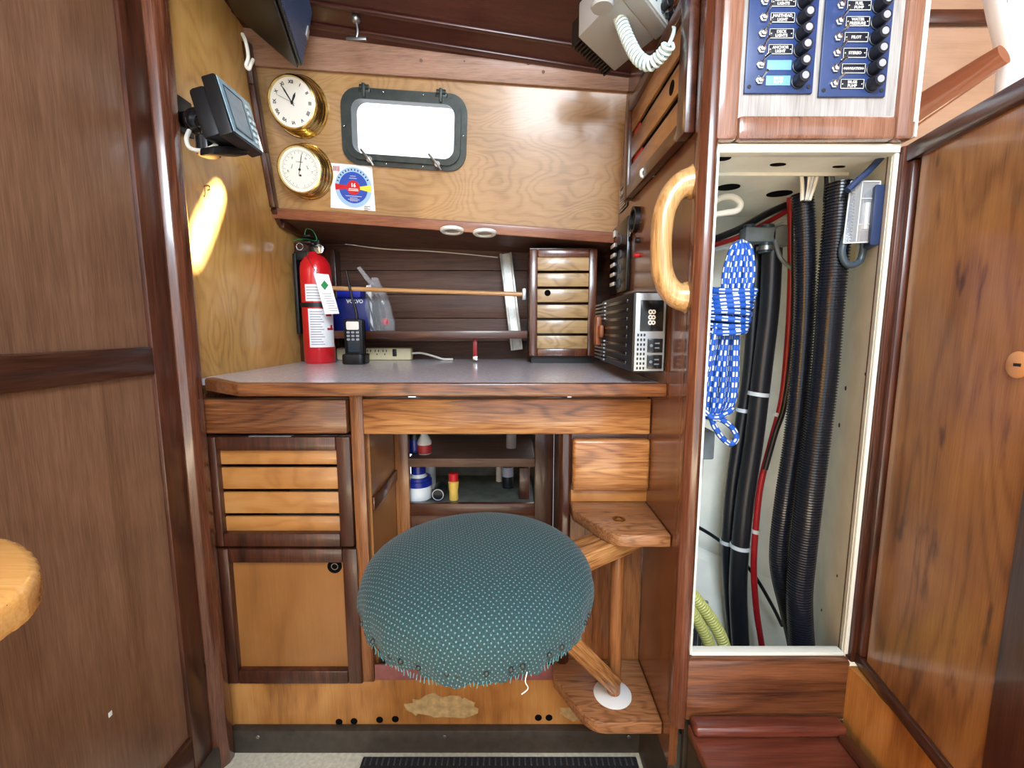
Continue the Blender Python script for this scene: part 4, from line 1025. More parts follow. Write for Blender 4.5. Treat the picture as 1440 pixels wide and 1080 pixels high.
# small plates near the hinge side
c = aX(882, 195, XR); single('hinge_plate', MB().box((XR-.004, c.y-.012, c.z-.028), (XR-.0005, c.y+.006, c.z+.028), .001), 'cream_plastic', 'small cream plate beside the louvred door near the plywood', 'plate')
c = aX(878, 277, XR); pq = thing('notice_plate', 'small black engraved notice plate under the louvred door', 'plate', c)
Mq = fr((XR-.0005, c.y, c.z), (0, -1, 0), (0, 0, 1), (-1, 0, 0))
part('plate', MB().box((-.038, -.030, 0), (.038, .030, .002), .001, Mq), 'fuse_black', pq)
mb = MB().text('CAUTION', Mq @ Matrix.Translation((0, .014, .0022)), .015, .0002)
for k in range(4): mb.box((-.028, -.002-k*.006, .002), (.028-(k % 2)*.01, .000-k*.006, .0024), 0, Mq)
for a0_, a1_, b0_, b1_ in ((-.036, .036, .0275, .0285), (-.036, .036, -.0285, -.0275), (-.036, -.0352, -.028, .028), (.0352, .036, -.028, .028)): mb.box((a0_, b0_, .002), (a1_, b1_, .0024), 0, Mq)
part('lettering', mb, 'white', pq)
c = aX(917, 249, XR); single('white_hook', MB().tube([c+Vector((0, -.012, 0)), c+Vector((-.008, -.006, 0)), c+Vector((-.018, .004, .002)), c+Vector((-.020, .004, .012)), c+Vector((-.012, .002, .017))], .003, 10), 'plastic_white', 'small white cup hook just below the louvred door', 'hook')
# oak grab handle
hz0, hz1 = aX(966, 437, XR-.01).z, aX(976, 226, XR-.01).z
Yh = .695
hgt = hz1-hz0
cl_ = [(0, .022), (.016, .025), (.030, .038), (.040, .062), (.043, .095), (.043, hgt*.5), (.043, hgt-.095), (.040, hgt-.064), (.030, hgt-.040), (.016, hgt-.026), (0, hgt-.022)]
path = [(XR-.001-x, Yh, hz0+z) for x, z in cl_]
mb = MB().tube(path, lambda u: .0160+.0095*abs(2*u-1)**4, 20)
single('grab_handle', mb, 'handle_oak', 'pale oak D-shaped grab handle on the edge of the right bulkhead', 'handle')
# stereo
c0 = aX(864, 327, XR); c1 = aX(886, 408, XR)
Ms = fr((XR-.0005, (c0.y+c1.y)/2, (c0.z+c1.z)/2), (0, -1, 0), (0, 0, 1), (-1, 0, 0))
wS = c0.y-c1.y; hS_ = .165
sr = thing('switch_unit', 'upright black control unit with a column of pale buttons on the right bulkhead', 'control panel', Ms.to_translation())
part('body', MB().box((-wS/2, -hS_/2, 0), (wS/2, hS_/2, .010), .002, Ms), 'black_gloss', sr)
mb = MB()
for k in range(6): mb.box((-wS*.40, hS_*.36-k*.024, .010), (-wS*.16, hS_*.36-k*.024+(.016 if k == 0 else .009), .0125), .001, Ms)
part('button', mb, 'white', sr)
mb = MB()
for k in range(4): mb.prism(rrect(.028, .020, .005, 3), .010, .012, .0005, Ms @ Matrix.Translation((wS*.14, hS_*.25-k*.034, 0)))
part('rocker_switch', mb, 'screen_dark', sr)
c = aX(896, 309, XR); Mr = fr((XR-.0005, c.y, c.z), (0, -1, 0), (0, 0, 1), (-1, 0, 0))
rg = thing('round_gauge', 'black ring-shaped fitting with a paper tag above the control unit', 'gauge', c)
part('rim', MB().lathe([(.021, 0), (.027, 0), (.027, .010), (.021, .010), (.021, 0)], Mr, 32), 'black', rg)
part('face', MB().lathe([(0, .001), (.021, .001), (.021, .003), (0, .003)], Mr, 28), 'screen_dark', rg)
part('paper_tag', MB().slab([Mr @ Vector(p) for p in ((-.022, -.006, .006), (-.066, -.026, .003), (-.060, -.036, .003), (-.020, -.020, .006))], (-.0008, 0, 0)), 'paper', rg)
c = aX(899, 338, XR); single('push_button', MB().cyl(c, c+Vector((-.008, 0, 0)), .006), 'black', 'small black push button between the ring fitting and the red lamp', 'button')
c = aX(898, 359, XR); single('indicator_lamp', MB().cyl(c+Vector((.0015, 0, 0)), c+Vector((-.006, 0, 0)), .005).ball(c+Vector((-.006, 0, 0)), .005), 'red', 'tiny red indicator lamp on the right bulkhead', 'indicator lamp')
# inverter
Y0, Y1 = .775, 1.10
xo = XR-.062; zt0, zt1 = zr(-.078), zr(.062)
iv = thing('power_inverter', 'black power inverter with two outlets on the right bulkhead above the desk', 'inverter', ((xo+XR)/2, .93, zt0))
part('body', MB().box((xo, Y0, zt0), (XR-.001, Y1-.05, zt1), .006), 'black', iv)
mb = MB()
for k in range(8):
    z = zt0+.012+k*.0158; mb.box((xo-.003, Y0+.03, z), (xo+.002, Y1-.11, z+.006), .001)
part('side_ribs', mb, 'black_gloss', iv)
mb = MB()
for k in range(16):
    z = zt0+.006+k*.0082
    if .055 < z-zt0 < .092: continue
    mb.box((xo-.004, Y1-.105, z), (XR-.004, Y1, z+.004), .0005)
part('heat_fins', mb, 'fin_grey', iv)
part('front_plate', MB().box((xo+.004, Y0-.004, zt0+.003), (XR-.006, Y0+.001, zt1-.003), .001), 'alu_plate', iv)
fp = Y0-.004
mb = MB().box((xo+.012, fp-.001, zr(-.006)), (XR-.010, fp+.001, zr(.047)), .001)
for sz in (-.0305, -.0585): mb.box((xo+.026, fp-.003, zr(sz-.012)), (XR-.010, fp+.001, zr(sz+.012)), .001)
po = part('sockets_and_display', mb, 'black_gloss', iv)
mb = MB().text('888', fr((xo+.031, fp-.0012, zr(.018)), (0, 0, -1), (1, 0, 0), (0, -1, 0)), .018, .0002, bold=.0003)
part('digits', mb, 'white', po)
mb = MB()
for sz in (-.0305, -.0585):
    cz = zr(sz)
    for dx in (.004, -.004): mb.box((xo+.038, fp-.0034, cz+dx-.0011), (xo+.046, fp-.0028, cz+dx+.0011))
    mb.cyl((xo+.032, fp-.0028, cz), (xo+.032, fp-.0034, cz), .0028, 12)
part('slots', mb, 'fin_grey', po)
mb = MB()
for k in range(8):
    for j in range(3): mb.box((xo+.008+j*.0055, fp-.0004, zr(-.072+k*.0082)), (xo+.011+j*.0055, fp+.0004, zr(-.0675+k*.0082)))
part('vent_holes', mb, 'black', iv)
st_ = part('cable_clamp', MB().box((xo-.012, Y1-.10, zr(-.022)), (xo-.002, Y1-.03, zr(.006)), .004).box((xo-.016, Y1-.075, zr(-.040)), (xo-.003, Y1-.050, zr(.026)), .004), 'copper_strap', iv, 'coppery brown clamp')

# VHF radio under the ceiling
A = aZ(813, 53, zr(.5)); B = aZ(864, 101, zr(.5)); Cc = aZ(934, 44, zr(.5))
axL = (Cc-B); Lr = axL.length*1.05; axL.normalize(); axW = (A-B); Wr = axW.length; axW.normalize()
zU_ = Vector((0, 0, 1))
Mv = fr(B, axL, axW, (0, 0, 1)); up_s = 1
def vb_(lo, hi, bev=0): 
    if up_s < 0: lo, hi = (lo[0], lo[1], -hi[2]), (hi[0], hi[1], -lo[2])
    return lo, hi, bev, Mv
vr = thing('vhf_radio', 'grey marine radio set hung under the ceiling at the top right of the plywood', 'radio', B)
mb = MB(); mb.box(*vb_((0, 0, 0), (Lr-.03, Wr, .055), .003)); part('case', mb, 'radio_grey', vr)
mb = MB(); mb.box(*vb_((Lr-.0295, -.003, -.002), (Lr, Wr+.003, .058), .003)); part('front_bezel', mb, 'radio_grey', vr)
mb = MB(); mb.box(*vb_((Lr, .002, .002), (Lr+.003, Wr-.002, .054), .001)); fpv = part('front_panel', mb, 'radio_pale', vr)
mb = MB(); mb.box(*vb_((Lr+.003, Wr*.38, .014), (Lr+.004, Wr*.85, .045))); part('screen', mb, 'bottle_blue', fpv)
mb = MB()
for j in range(3):
    for k in range(2):
        c = Mv @ Vector((Lr+.003, .012+.016*k, up_s*(.012+.014*j))); mb.cyl(c, c+axL*.003, .0045)
part('button', mb, 'screen_dark', fpv)
mb = MB()
for yy, zz in ((.030, .01), (.058, .01)):
    c = Mv @ Vector((Lr+.003, yy-.030, up_s*(zz+.006))); mb.cyl(c, c+axL*.018, .007)
part('knob', mb, 'black', fpv)
mb = MB()
n = 13
for k in range(n): mb.box(*vb_((-.030, .004+k*(Wr-.008)/n, .004), (0, .004+k*(Wr-.008)/n+.004, .045), 0))
mb.box(*vb_((-.004, .002, .004), (0, Wr-.002, .05), 0)); part('heat_sink', mb, 'black', vr)
c = aZ(847, 4, zr(.5)); part('microphone_socket', MB().lathe([(0, 0), (.016, 0), (.018, -.004), (.016, -.008), (0, -.008)], Matrix.Translation((c.x, c.y, zr(.5))), 28), 'radio_grey', vr)
mt = Mv @ Vector((Lr*.45, Wr*.5, up_s*.055)); part('mount', MB().box((mt.x-.02, mt.y-.02, mt.z-.001), (mt.x+.02, mt.y+.02, ceil_z(mt.x, mt.y)), .002), 'black', vr)
# coiled microphone cord
key = [aY(862, -12, .80), aY(868, 12, .80), aY(876, 38, .79), aY(886, 62, .78), aY(898, 82, .77), aY(914, 90, .76), aY(930, 78, .745), aY(941, 62, .73)]
q = []
n = len(key)
for i in range(n-1):
    p0_, p1_, p2_, p3_ = key[max(i-1, 0)], key[i], key[i+1], key[min(i+2, n-1)]
    for k in range(60):
        u = k/60; q.append(.5*((2*p1_)+(p2_-p0_)*u+(2*p0_-5*p1_+4*p2_-p3_)*u*u+(3*p1_-p0_-3*p2_+p3_)*u**3))
hel = []; d_ = 0; Nn = None
for i in range(1, len(q)-1):
    T = (q[i+1]-q[i-1]).normalized(); d_ += (q[i]-q[i-1]).length
    if Nn is None: Nn = T.cross(Vector((0, 1, 0)))
    Nn = (Nn-T*Nn.dot(T)).normalized(); Bn = T.cross(Nn); a = 2*PI*d_/.0068
    hel.append(q[i]+(Nn*math.cos(a)+Bn*math.sin(a))*.0085)
# resample densely enough for the coil
mb = MB().tube(hel, .0026, 6, smooth=False)
cc_ = single('coiled_cord', mb, 'coil_white', 'pale coiled microphone cord looping below the radio set', 'cord')
tail = MB().tube([key[-1], aY(946, 50, .74), aY(948, 40, .76), aY(944, 34, .79)], .003, 8)
part('plain_end', tail, 'coil_white', cc_)

# ------------------------------------------------------------------ cable locker interior
LX0, LX1 = XR+.016, .545
LZ0, LZ1 = zr(-.53), zr(.25)
LB = 1.05
SL = .17
def wx(y): return LX1-.001+(y-YL)/(LB-YL)*SL
lkn = Vector((-(LB-YL), SL, 0)).normalized()
def aW(px, py): return aP(px, py, Vector((wx(YL), YL, 0)), lkn)
lk = struct('wall_locker_side', MB().prism([(wx(YL), YL+.002), (wx(LB), LB), (wx(LB)+.012, LB), (wx(YL)+.012, YL+.002)], zr(-.9), LZ1+.02), 'locker_white')
mb = MB()
for px, py in ((1190, 546), (1218, 526), (1181, 598), (1178, 810), (1156, 858)):
    c = aW(px, py); mb.cyl(c-lkn*.001, c+lkn*.0015, .0042 if py in (546, 598) else .0025, 12)
part('screw_hole', mb, 'ink', lk)
struct('wall_locker_back', MB().box((LX0, LB, zr(-.9)), (LX1+SL+.02, LB+.012, LZ1+.02)), 'locker_white')
struct('wall_locker_left', MB().box((LX0-.001, YL+.02, zr(-.62)), (LX0+.004, LB, LZ1+.02)), 'locker_white')
tpn = struct('locker_top', MB().prism([(LX0, YL+.002), (wx(YL), YL+.002), (wx(LB), LB), (LX0, LB)], LZ1, LZ1+.012), 'locker_white')
mb = MB()
for px, py, rx, ry in ((1024, 263, .020, .018), (1018, 222, .010, .01), (1096, 272, .022, .02), (1094, 231, .012, .006), (1180, 234, .010, .004)):
    c = aZ(px, py, LZ1); mb.prism(ell(0, 0, rx, ry), -.0012, .0005, 0, Matrix.Translation((c.x, c.y, LZ1)))
part('cable_hole', mb, 'void', tpn)
c = aZ(1100, 238, LZ1)
struct('trim_9', MB().box((LX0, c.y+.012, LZ1-.006), (LX1, c.y+.016, LZ1-.0003), .001), 'locker_edge')
struct('floor_locker', MB().box((LX0, YL+.002, zr(-.91)), (LX1, LB, zr(-.9))), 'locker_white')
# hull slope inside, with its visible edge
sl0 = aY(975, 742, LB-.004); sl1 = aX(1100, 846, LX1-.002)
struct('hull_slope', MB().slab([(LX0+.005, LB-.001, sl0.z+.03), (wx(LB-.01)-.004, LB-.012, sl0.z-.16), (wx(.97)-.004, .97, zr(-.9)), (LX0+.005, .90, zr(-.9))], (0, 0, -.006)), 'locker_white')
# painted frame round the opening
struct('trim_10', MB().box((LX0-.002, YL-.006, LZ0), (LX0+.008, YL+.012, LZ1+.008), .001).box((LX0+.008, YL-.006, LZ1-.004), (LX1+.004, YL+.012, LZ1+.008), .001).box((LX1-.001, YL-.004, LZ0), (LX1+.005, YL+.001, LZ1-.004), .001).box((LX0+.008, YL-.004, LZ0-.003), (LX1-.002, YL+.012, LZ0+.003), .001), 'locker_edge')
struct('trim_11', MB().box((LX1+.0055, YL-.010, LZ0-.01), (LX1+.026, YL+.02, LZ1+.004), .002), 'mahogany_dark')
# sill board and step
si = struct('trim_12', MB().box((XR+.004, YL-.014, zr(-.643)), (LX1+.004, YL+.012, LZ0-.004), .006), 'sill_wood')
sp_ = thing('companionway_step', 'red mahogany step with a raised lip in front of the locker sill', 'step', (.43, .45, 0))
zst = zr(-.645)
part('tread', MB().box((XR+.018, .16, zst-.02), (.530, YL-.016, zst), .003), 'step_red', sp_)
part('back_lip', MB().box((XR+.020, YL-.044, zst+.0003), (.531, YL-.016, zst+.018), .006, seg=3), 'step_red', sp_)
part('side_lip', MB().box((.512, .16, zst+.0003), (.531, YL-.046, zst+.012), .004), 'mahogany_dark_y', sp_)
part('riser', MB().box((XR+.020, .16, 0), (XR+.034, YL-.018, zst-.021)), 'toe_dark', sp_)
part('side', MB().box((.515, .16, 0), (.529, YL-.018, zst-.021)), 'mahogany_dark_y', sp_)
struct('wall_step_side', MB().box((.545, .1, 0), (.60, YL-.013, LZ0-.0135)), 'kick_ply')
struct('wall_below_locker', MB().box((XR+.02, YL, 0), (LX1+.012, YL+.01, zr(-.655))), 'toe_dark')
# ------------------------------------------------------------------ hinged partition door on the right
hp = Vector((LX1+.030, YL-.012, 0)); dd = Vector((-.184, -1, 0)).normalized(); dn = Vector((-1, .184, 0)).normalized()
Md = fr(hp, dd, (0, 0, 1), dn)
zd1, zd0 = LZ1+.006, LZ0-.012
dr_ = struct('door_2', MB().box((.02, zd0+.02, 0), (.352, zd1-.02, .012), 0, Md if Md.to_3x3().determinant() > 0 else Md), 'door_brown')
struct('top_rail', MB().box((-.006, zd1-.024, -.006), (.40, zd1, .020), .003, Md), 'mahogany_dark_y', dr_)
struct('bottom_rail', MB().box((-.006, zd0, -.004), (.40, zd0+.020, .018), .003, Md), 'mahogany_dark_y', dr_)
struct('stile', MB().box((-.006, zd0+.02, -.004), (.012, zd1-.024, .017), .003, Md), 'mahogany_dark', dr_)
sst = (aP(1404, 1078, hp, dn)-hp).dot(dd); print('STILE', sst)
struct('stile', MB().box((sst, zd0+.02, -.004), (.40, zd1-.024, .017), .003, Md), 'mahogany_dark', dr_)
cl = aP(1433, 513, hp+dn*.012, dn); Ml = fr(cl, dd, (0, 0, 1), dn)
lt = part('latch', MB().lathe([(0, 0), (.014, 0), (.014, .0015), (.0115, .003), (0, .003)], Ml, 32), 'brass_ring', dr_, 'round brass flush latch')
part('latch_slot', MB().box((-.002, -.0016, .003), (.006, .0016, .0036), 0, Ml), 'ink', lt)
struct('trim_13', MB().box((sst+.035, zd0, -.03), (.40, zd1, -.0045), .003, Md), 'step_red')
# ------------------------------------------------------------------ electrical panel above the locker
YE = YL-.012
ex0, ez0, ex1, _z = rectY(1008, 120, 1277, 197, YE); ex0 = LX0-.004; ex1 = LX1+.010; ez0 = LZ1+.010
ez1 = zr(.60)
eb = thing('breaker_cabinet', 'wooden electrical cabinet with two blue switch panels above the cable locker', 'electrical cabinet', ((ex0+ex1)/2, YE+.1, ez0))
part('case', MB().box((ex0+.002, YE+.012, ez0), (ex1, YE+.22, ez0+.012), .003).box((ex1-.010, YE+.012, ez0+.012), (ex1, YE+.22, ez1)).box((ex0+.002, YE+.03, ez0+.012), (ex1-.010, YE+.04, ez1)), 'frame_brown', eb)
fw = .030
part('door_frame', MB().box((ex0, YE-.008, ez0-.002), (ex0+fw, YE+.0115, ez1), .006).box((ex1-.026, YE-.008, ez0-.002), (ex1, YE+.0115, ez1), .006).box((ex0+fw, YE-.008, ez0-.002), (ex1-.026, YE+.0115, ez0+.030), .006), 'frame_brown', eb)
part('door_panel', MB().box((ex0+fw-.002, YE-.001, ez0+.028), (ex1-.024, YE+.008, ez1)), 'inset_wood', eb)
part('edge_strip', MB().box((ex1+.0005, YE-.006, ez0+.002), (ex1+.004, YE+.10, ez1)).box((ex1-.005, YE-.0095, ez0+.02), (ex1-.002, YE-.0082, ez1)), 'locker_edge', eb)
labels = [['BILGE\nPUMP', '', 'ANCHOR\nLIGHT', 'DECK\nLIGHTS', 'MASTHEAD\nLIGHT', 'RUNNING\nLIGHTS', ''], ['BILGE\nPUMP', 'NAVIGATION', 'STEREO', 'PILOT', 'WATER\nPRESSURE', 'FUEL\nPUMP', '']]
YB = YE-.001
for col, (pl, pr, pbt, lab) in enumerate(((1047, 1143, 131, 'left'), (1152, 1246, 136, 'right'))):
    xa_ = aY(pl, 125, YB-.004).x; xb_ = aY(pr, 125, YB-.004).x; zb_2 = aY((pl+pr)/2, pbt, YB-.004).z
    sw = part('switch_panel', MB().box((xa_, YB-.004, zb_2), (xb_, YB, zr(.475)), .001), 'panel_navy', eb, '%s blue switch panel' % lab)
    wv = xb_-xa_; yf = YB-.004
    for r_ in range(7):
        z = zb_2+.0155+r_*.0195
        xl = xa_+wv*.30; xr_ = xl+wv*.355
        blue = (col == 0 and r_ < 2)
        part('label_plate', MB().box((xl, yf-.0012, z-.0062), (xr_, yf, z+.0062), .0003), 'tag_blue' if blue else 'fuse_black', sw)
        mb = MB()
        if not blue:
            for a0_, a1_, b0_, b1_ in ((xl+.0004, xr_-.0004, z-.0060, z-.0052), (xl+.0004, xr_-.0004, z+.0056, z+.0060), (xl+.0004, xl+.0009, z-.006, z+.006), (xr_-.0009, xr_-.0004, z-.006, z+.006)): mb.box((a0_, yf-.0015, b0_), (a1_, yf-.0011, b1_))
            for xx in (xl+.003, xr_-.003): mb.cyl((xx, yf-.0011, z), (xx, yf-.0017, z), .0008, 8)
        t_ = labels[col][r_]
        if t_:
            ls = t_.split('\n')
            for j, s_ in enumerate(ls):
                mb.text(s_, front((xl+xr_)/2, yf-.0013, z+(.0024-j*.0048 if len(ls) == 2 else 0)), .0050 if len(s_) < 9 else .0042, .0002, bold=.0001)
        if len(mb.bm.verts): part('lettering', mb, 'white', sw)
        else: mb.bm.free()
        xt = xa_+wv*.205
        tgm = MB().lathe([(0, 0), (.0056, 0), (.0056, .003), (.0040, .0035), (.0040, .006), (0, .007)], front(xt, yf, z), 6)
        dz = .004+(.002 if r_ % 3 else 0)
        tgm.tube([(xt, yf-.005, z), (xt+.0005, yf-.012, z+dz*.6), (xt+.001+.003*(r_ == 1), yf-.018, z+dz)], lambda u: .0012+.0010*u, 8)
        part('toggle_switch', tgm, 'chrome', sw)
        xk = xa_+wv*.77
        part('fuse_holder', MB().lathe([(0, 0), (.0096, 0), (.0096, .0015), (.0086, .002), (.0082, .014), (.0072, .016), (0, .016)], front(xk, yf, z-.001), 20), 'fuse_black', sw)
        part('fuse_cap', MB().lathe([(0, .0162), (.0046, .0162), (.0046, .0170), (0, .0170)], front(xk, yf, z-.001), 14), 'ink_soft', sw)
    for xx in (xa_+.006, xb_-.006): part('screw', MB().lathe([(0, 0), (.0026, 0), (.0026, .0008), (0, .001)], front(xx, yf, zb_2+.008), 12), 'ink', sw)

# ------------------------------------------------------------------ hoses and cables in the locker
def pth(l, Y): return [aY(x, y, Y if not isinstance(Y, (list, tuple)) else Y[i]) for i, (x, y) in enumerate(l)]
mb = MB().tube(pth([(1128, 272), (1132, 330), (1132, 420), (1126, 520), (1116, 620), (1104, 700), (1096, 770), (1098, 810), (1110, 860), (1122, 915), (1130, 980)], .79), .0158, 20, rib=(.0048, .07))
single('corrugated_hose', mb, 'hose_rib', 'narrower of the two black ribbed hoses hanging in the locker, on the left', 'hose', )
mb = MB().tube(pth([(1181, 258), (1176, 330), (1168, 420), (1160, 520), (1148, 620), (1138, 700), (1129, 780), (1124, 840), (1128, 915), (1136, 990)], .745), .0198, 22, rib=(.0048, .06))
single('corrugated_hose', mb, 'hose_rib', 'thicker of the two black ribbed hoses hanging in the locker, on the right', 'hose')
hA = pth([(1086, 350), (1082, 430), (1072, 520), (1060, 620), (1048, 700), (1040, 780), (1038, 840), (1042, 915), (1046, 990)], .92)
mb = MB().tube(hA, .0185, 20)
o = single('smooth_hose', mb, 'hose_black', 'thicker smooth black hose with white cable ties, beside the red cable', 'hose')
def tie(par, px, py, Y, r, d=(0.05, 0, 1)):
    c = aY(px, py, Y); d = Vector(d).normalized(); M = Matrix.Translation(c) @ d.to_track_quat('Z', 'Y').to_matrix().to_4x4()
    part('cable_tie', MB().lathe([(r, -.004), (r+.002, -.004), (r+.002, .004), (r, .004), (r, -.004)], M, 24).box((r*.6, -r*.9, -.004), (r*1.15, -r*.5, .004), .001, M), 'tie_white', par)
tie(o, 1067, 554, .92, .019, (.1, 0, 1)); tie(o, 1041, 768, .92, .019)
hB = pth([(1064, 345), (1060, 430), (1054, 520), (1042, 600), (1030, 680), (1024, 760), (1026, 830), (1033, 915), (1036, 990)], .955)
o = single('smooth_hose', MB().tube(hB, .0135, 18), 'hose_black', 'thinner smooth black hose behind the blue rope', 'hose')
tie(o, 1046, 577, .955, .014, (.1, 0, 1)); tie(o, 1023, 762, .955, .014)
o = single('battery_cable', MB().tube(pth([(1109, 240), (1112, 300), (1112, 400), (1108, 480), (1100, 560), (1085, 620), (1070, 680), (1063, 740), (1060, 800), (1064, 860), (1072, 915), (1076, 980)], .90), .0062, 12), 'cable_red', 'red battery cable running down the locker', 'cable')
tie(o, 1092, 583, .90, .0066, (.25, 0, 1)); tie(o, 1063, 747, .90, .0066)
o = single('sheathed_cable', MB().tube(pth([(1121, 236), (1117, 330), (1117, 430), (1113, 500), (1103, 570), (1090, 610), (1076, 660)], .88), .0052, 12), 'hose_black', 'black cable with white printing alongside the red cable', 'cable')
mb = MB()
for k in range(12):
    c = aY(1117.5, 275+k*9 if k < 8 else 350+k*12, .8745); mb.box((c.x-.001, .8742, c.z-.004), (c.x+.0012, .8752, c.z+.004))
part('printing', mb, 'tie_white', o)
for i, (pts, m_, r_, lab) in enumerate((
    ([(1003, 337), (1040, 322), (1080, 300), (1108, 288)], 'hose_black', .007, 'black wire crossing the top of the locker, highest of the crossing wires'),
    ([(1003, 345), (1040, 333), (1080, 312), (1108, 296)], 'cable_red', .005, 'maroon wire crossing the top of the locker'),
    ([(1003, 352), (1045, 342), (1080, 320), (1108, 308)], 'tie_white', .0035, 'white wire crossing the top of the locker, lowest of the crossing wires'),
    ([(1050, 318), (1080, 302), (1108, 290)], 'tie_white', .004, 'short white wire crossing to the red cable'))):
    single('crossing_wire', MB().tube(pth(pts, .93), r_, 8), m_, lab, 'wire')
single('white_hose_loop', MB().tube(pth([(998, 290), (1012, 279), (1030, 277), (1041, 286), (1036, 296), (1016, 300), (1000, 303)], .80), .0055, 10), 'cord_white', 'cream cable bent in a loop just inside the top left of the locker', 'cable')
for i, (a_, b_, m_) in enumerate(((1124, 1128, 'cord_white'), (1131, 1130, 'hose_black'), (1138, 1131, 'cord_white'), (1145, 1134, 'tie_white'), (1152, 1138, 'cord_white'), (1160, 1160, 'hose_black'), (1168, 1170, 'grey_box'))):
    single('wire_end', MB().tube(pth([(a_, 228), ((a_+b_)/2+2, 255), (b_, 282)], .765), .0030, 8), m_, 'one of the thin wires entering the ribbed hoses at the top of the locker', 'wire', 'wires entering the ribbed hoses')
single('blue_wire_bundle', MB().tube(pth([(1246, 214), (1222, 240), (1205, 255), (1192, 268)], .70), .005, 8), 'fuse_body', 'dark blue wire slanting from the top right corner of the locker', 'wire')
single('thin_black_wire', MB().tube(pth([(970, 735), (1000, 752), (1030, 775), (1060, 808), (1085, 850), (1100, 880)], .97), .004, 8), 'hose_black', 'thin black wire slanting across the lower locker behind the hoses', 'wire')
# hose clamps cluster
c = aY(1066, 330, .91)
mf = thing('valve_manifold', 'grey valve manifold with clamps above the smooth black hoses', 'manifold', c)
part('body', MB().box((c.x-.03, .90, c.z-.016), (c.x+.035, .93, c.z+.014), .006).cyl((c.x+.045, .90, c.z-.004), (c.x+.045, .925, c.z-.004), .022), 'grey_box', mf)
part('spigot', MB().cyl((c.x-.016, .915, c.z-.035), (c.x-.016, .915, c.z+.02), .011).cyl((c.x+.020, .915, c.z-.035), (c.x+.020, .915, c.z+.02), .013), 'screen_dark', mf)
part('clamp', MB().lathe([(.015, -.004), (.017, -.004), (.017, .004), (.015, .004), (.015, -.004)], Matrix.Translation((c.x+.020, .915, c.z-.026)), 20), 'steel', mf)
part('pipe_loop', MB().tube([(c.x+.03, .905, c.z-.005), (c.x+.038, .895, c.z-.045), (c.x+.06, .89, c.z-.068), (c.x+.075, .89, c.z-.072)], .004, 8), 'grey_box', mf)

# rope coil
Yr = .80
rp = thing('rope_coil', 'coil of blue rope with white flecks hanging at the left of the locker', 'rope', aY(1020, 620, Yr))
random.seed(21)
def P2(x, y, dy=0): return aY(x, y, Yr+dy)
mb = MB()
for k in range(10):      # long loops
    o_ = (k-4.5)/4.5; dy = random.uniform(-.012, .014); j = lambda: random.uniform(-1.6, 1.6)
    mb.tube([P2(1040+o_*12, 452, dy), P2(1036+o_*17+j(), 420, dy), P2(1038+o_*19+j(), 385, dy), P2(1042+o_*13, 352-5*(1-abs(o_)), dy), P2(1042+o_*6, 346-3*(1-abs(o_)), dy+.02), P2(1040+o_*10, 380, dy+.035), P2(1032+o_*12, 452, dy+.03)], .0052, 10)
for k in range(11):
    o_ = (k-5)/5; dy = random.uniform(-.016, .016); j = lambda: random.uniform(-2, 2)
    mb.tube([P2(1022+o_*15, 455, dy), P2(1016+o_*19+j(), 500, dy), P2(1012+o_*24+j(), 540, dy), P2(1008+o_*22+j(), 570, dy), P2(1002+o_*11, 590, dy)], .0052, 10)
part('strands', mb, 'rope_blue', rp)
mb = MB()
for k in range(8):       # wrapping turns
    yy = 408+k*8.2; cx = 1031-k*1.3; c = P2(cx, yy); rx = .040-.0009*k
    mb.tube([(c.x+rx*math.cos(a), Yr+.008+.030*math.sin(a), c.z+.0035*math.sin(a*1+k)) for a in [2*PI*t/14 for t in range(14)]], .0055, 10, closed=True)
part('wrap', mb, 'rope_blue', rp)
mb = MB()
mb.tube([P2(998, 582, -.02), P2(1004, 598, -.02), P2(1014, 614, -.02), P2(1026, 624, -.02), P2(1035, 618, -.02), P2(1032, 605, -.02), P2(1018, 592, -.02), P2(1000, 586, -.02)], .0052, 10)
mb.tube([P2(990, 578, -.02), P2(1004, 588, -.024), P2(1018, 583, -.02), P2(1030, 575, -.016)], .0055, 10)
part('tail_loop', mb, 'rope_blue', rp)
# fuse block with clear cover
fbx = thing('fuse_block', 'fuse block with a hinged clear cover on the right wall of the locker', 'fuse block', aX(1240, 340, LX1-.001))
c0 = aX(1240, 255, LX1-.012); c1 = aX(1232, 342, LX1-.012)
part('base', MB().prism([(wx(.685)-.016, .685), (wx(.685)-.001, .685), (wx(.735)-.001, .735), (wx(.735)-.016, .735)], c1.z, c0.z, .002), 'fuse_body', fbx)
qs = [aY(1197, 255, .715), aY(1238, 255, .69), aY(1231, 340, .69), aY(1186, 342, .715)]
cn = (qs[1]-qs[0]).cross(qs[3]-qs[0]).normalized()
part('cover', MB().slab(qs, cn*.0016, .0004), 'clear_plastic', fbx)
mb = MB()
for i in range(4): mb.tube([qs[i], qs[(i+1) % 4]], .0011, 6, smooth=False)
mb.tube([qs[0].lerp(qs[1], .4), qs[3].lerp(qs[2], .4)], .0009, 6, smooth=False)
mb.tube([qs[0].lerp(qs[1], .4).lerp(qs[3].lerp(qs[2], .4), .28), qs[1].lerp(qs[2], .28)], .0009, 6, smooth=False)
mb.tube([qs[0].lerp(qs[1], .4).lerp(qs[3].lerp(qs[2], .4), .70), qs[1].lerp(qs[2], .70)], .0009, 6, smooth=False)
part('cover_edge', mb, 'tie_white', fbx)
part('fuse', MB().box((wx(.70)-.024, .698, (c0.z+c1.z)/2-.018), (wx(.70)-.012, .708, (c0.z+c1.z)/2+.022), .002), 'tie_white', fbx)
part('lead', MB().tube(pth([(1190, 330), (1184, 355), (1192, 372), (1208, 368), (1214, 350), (1214, 338)], .72), .0052, 10), 'screen_dark', fbx)
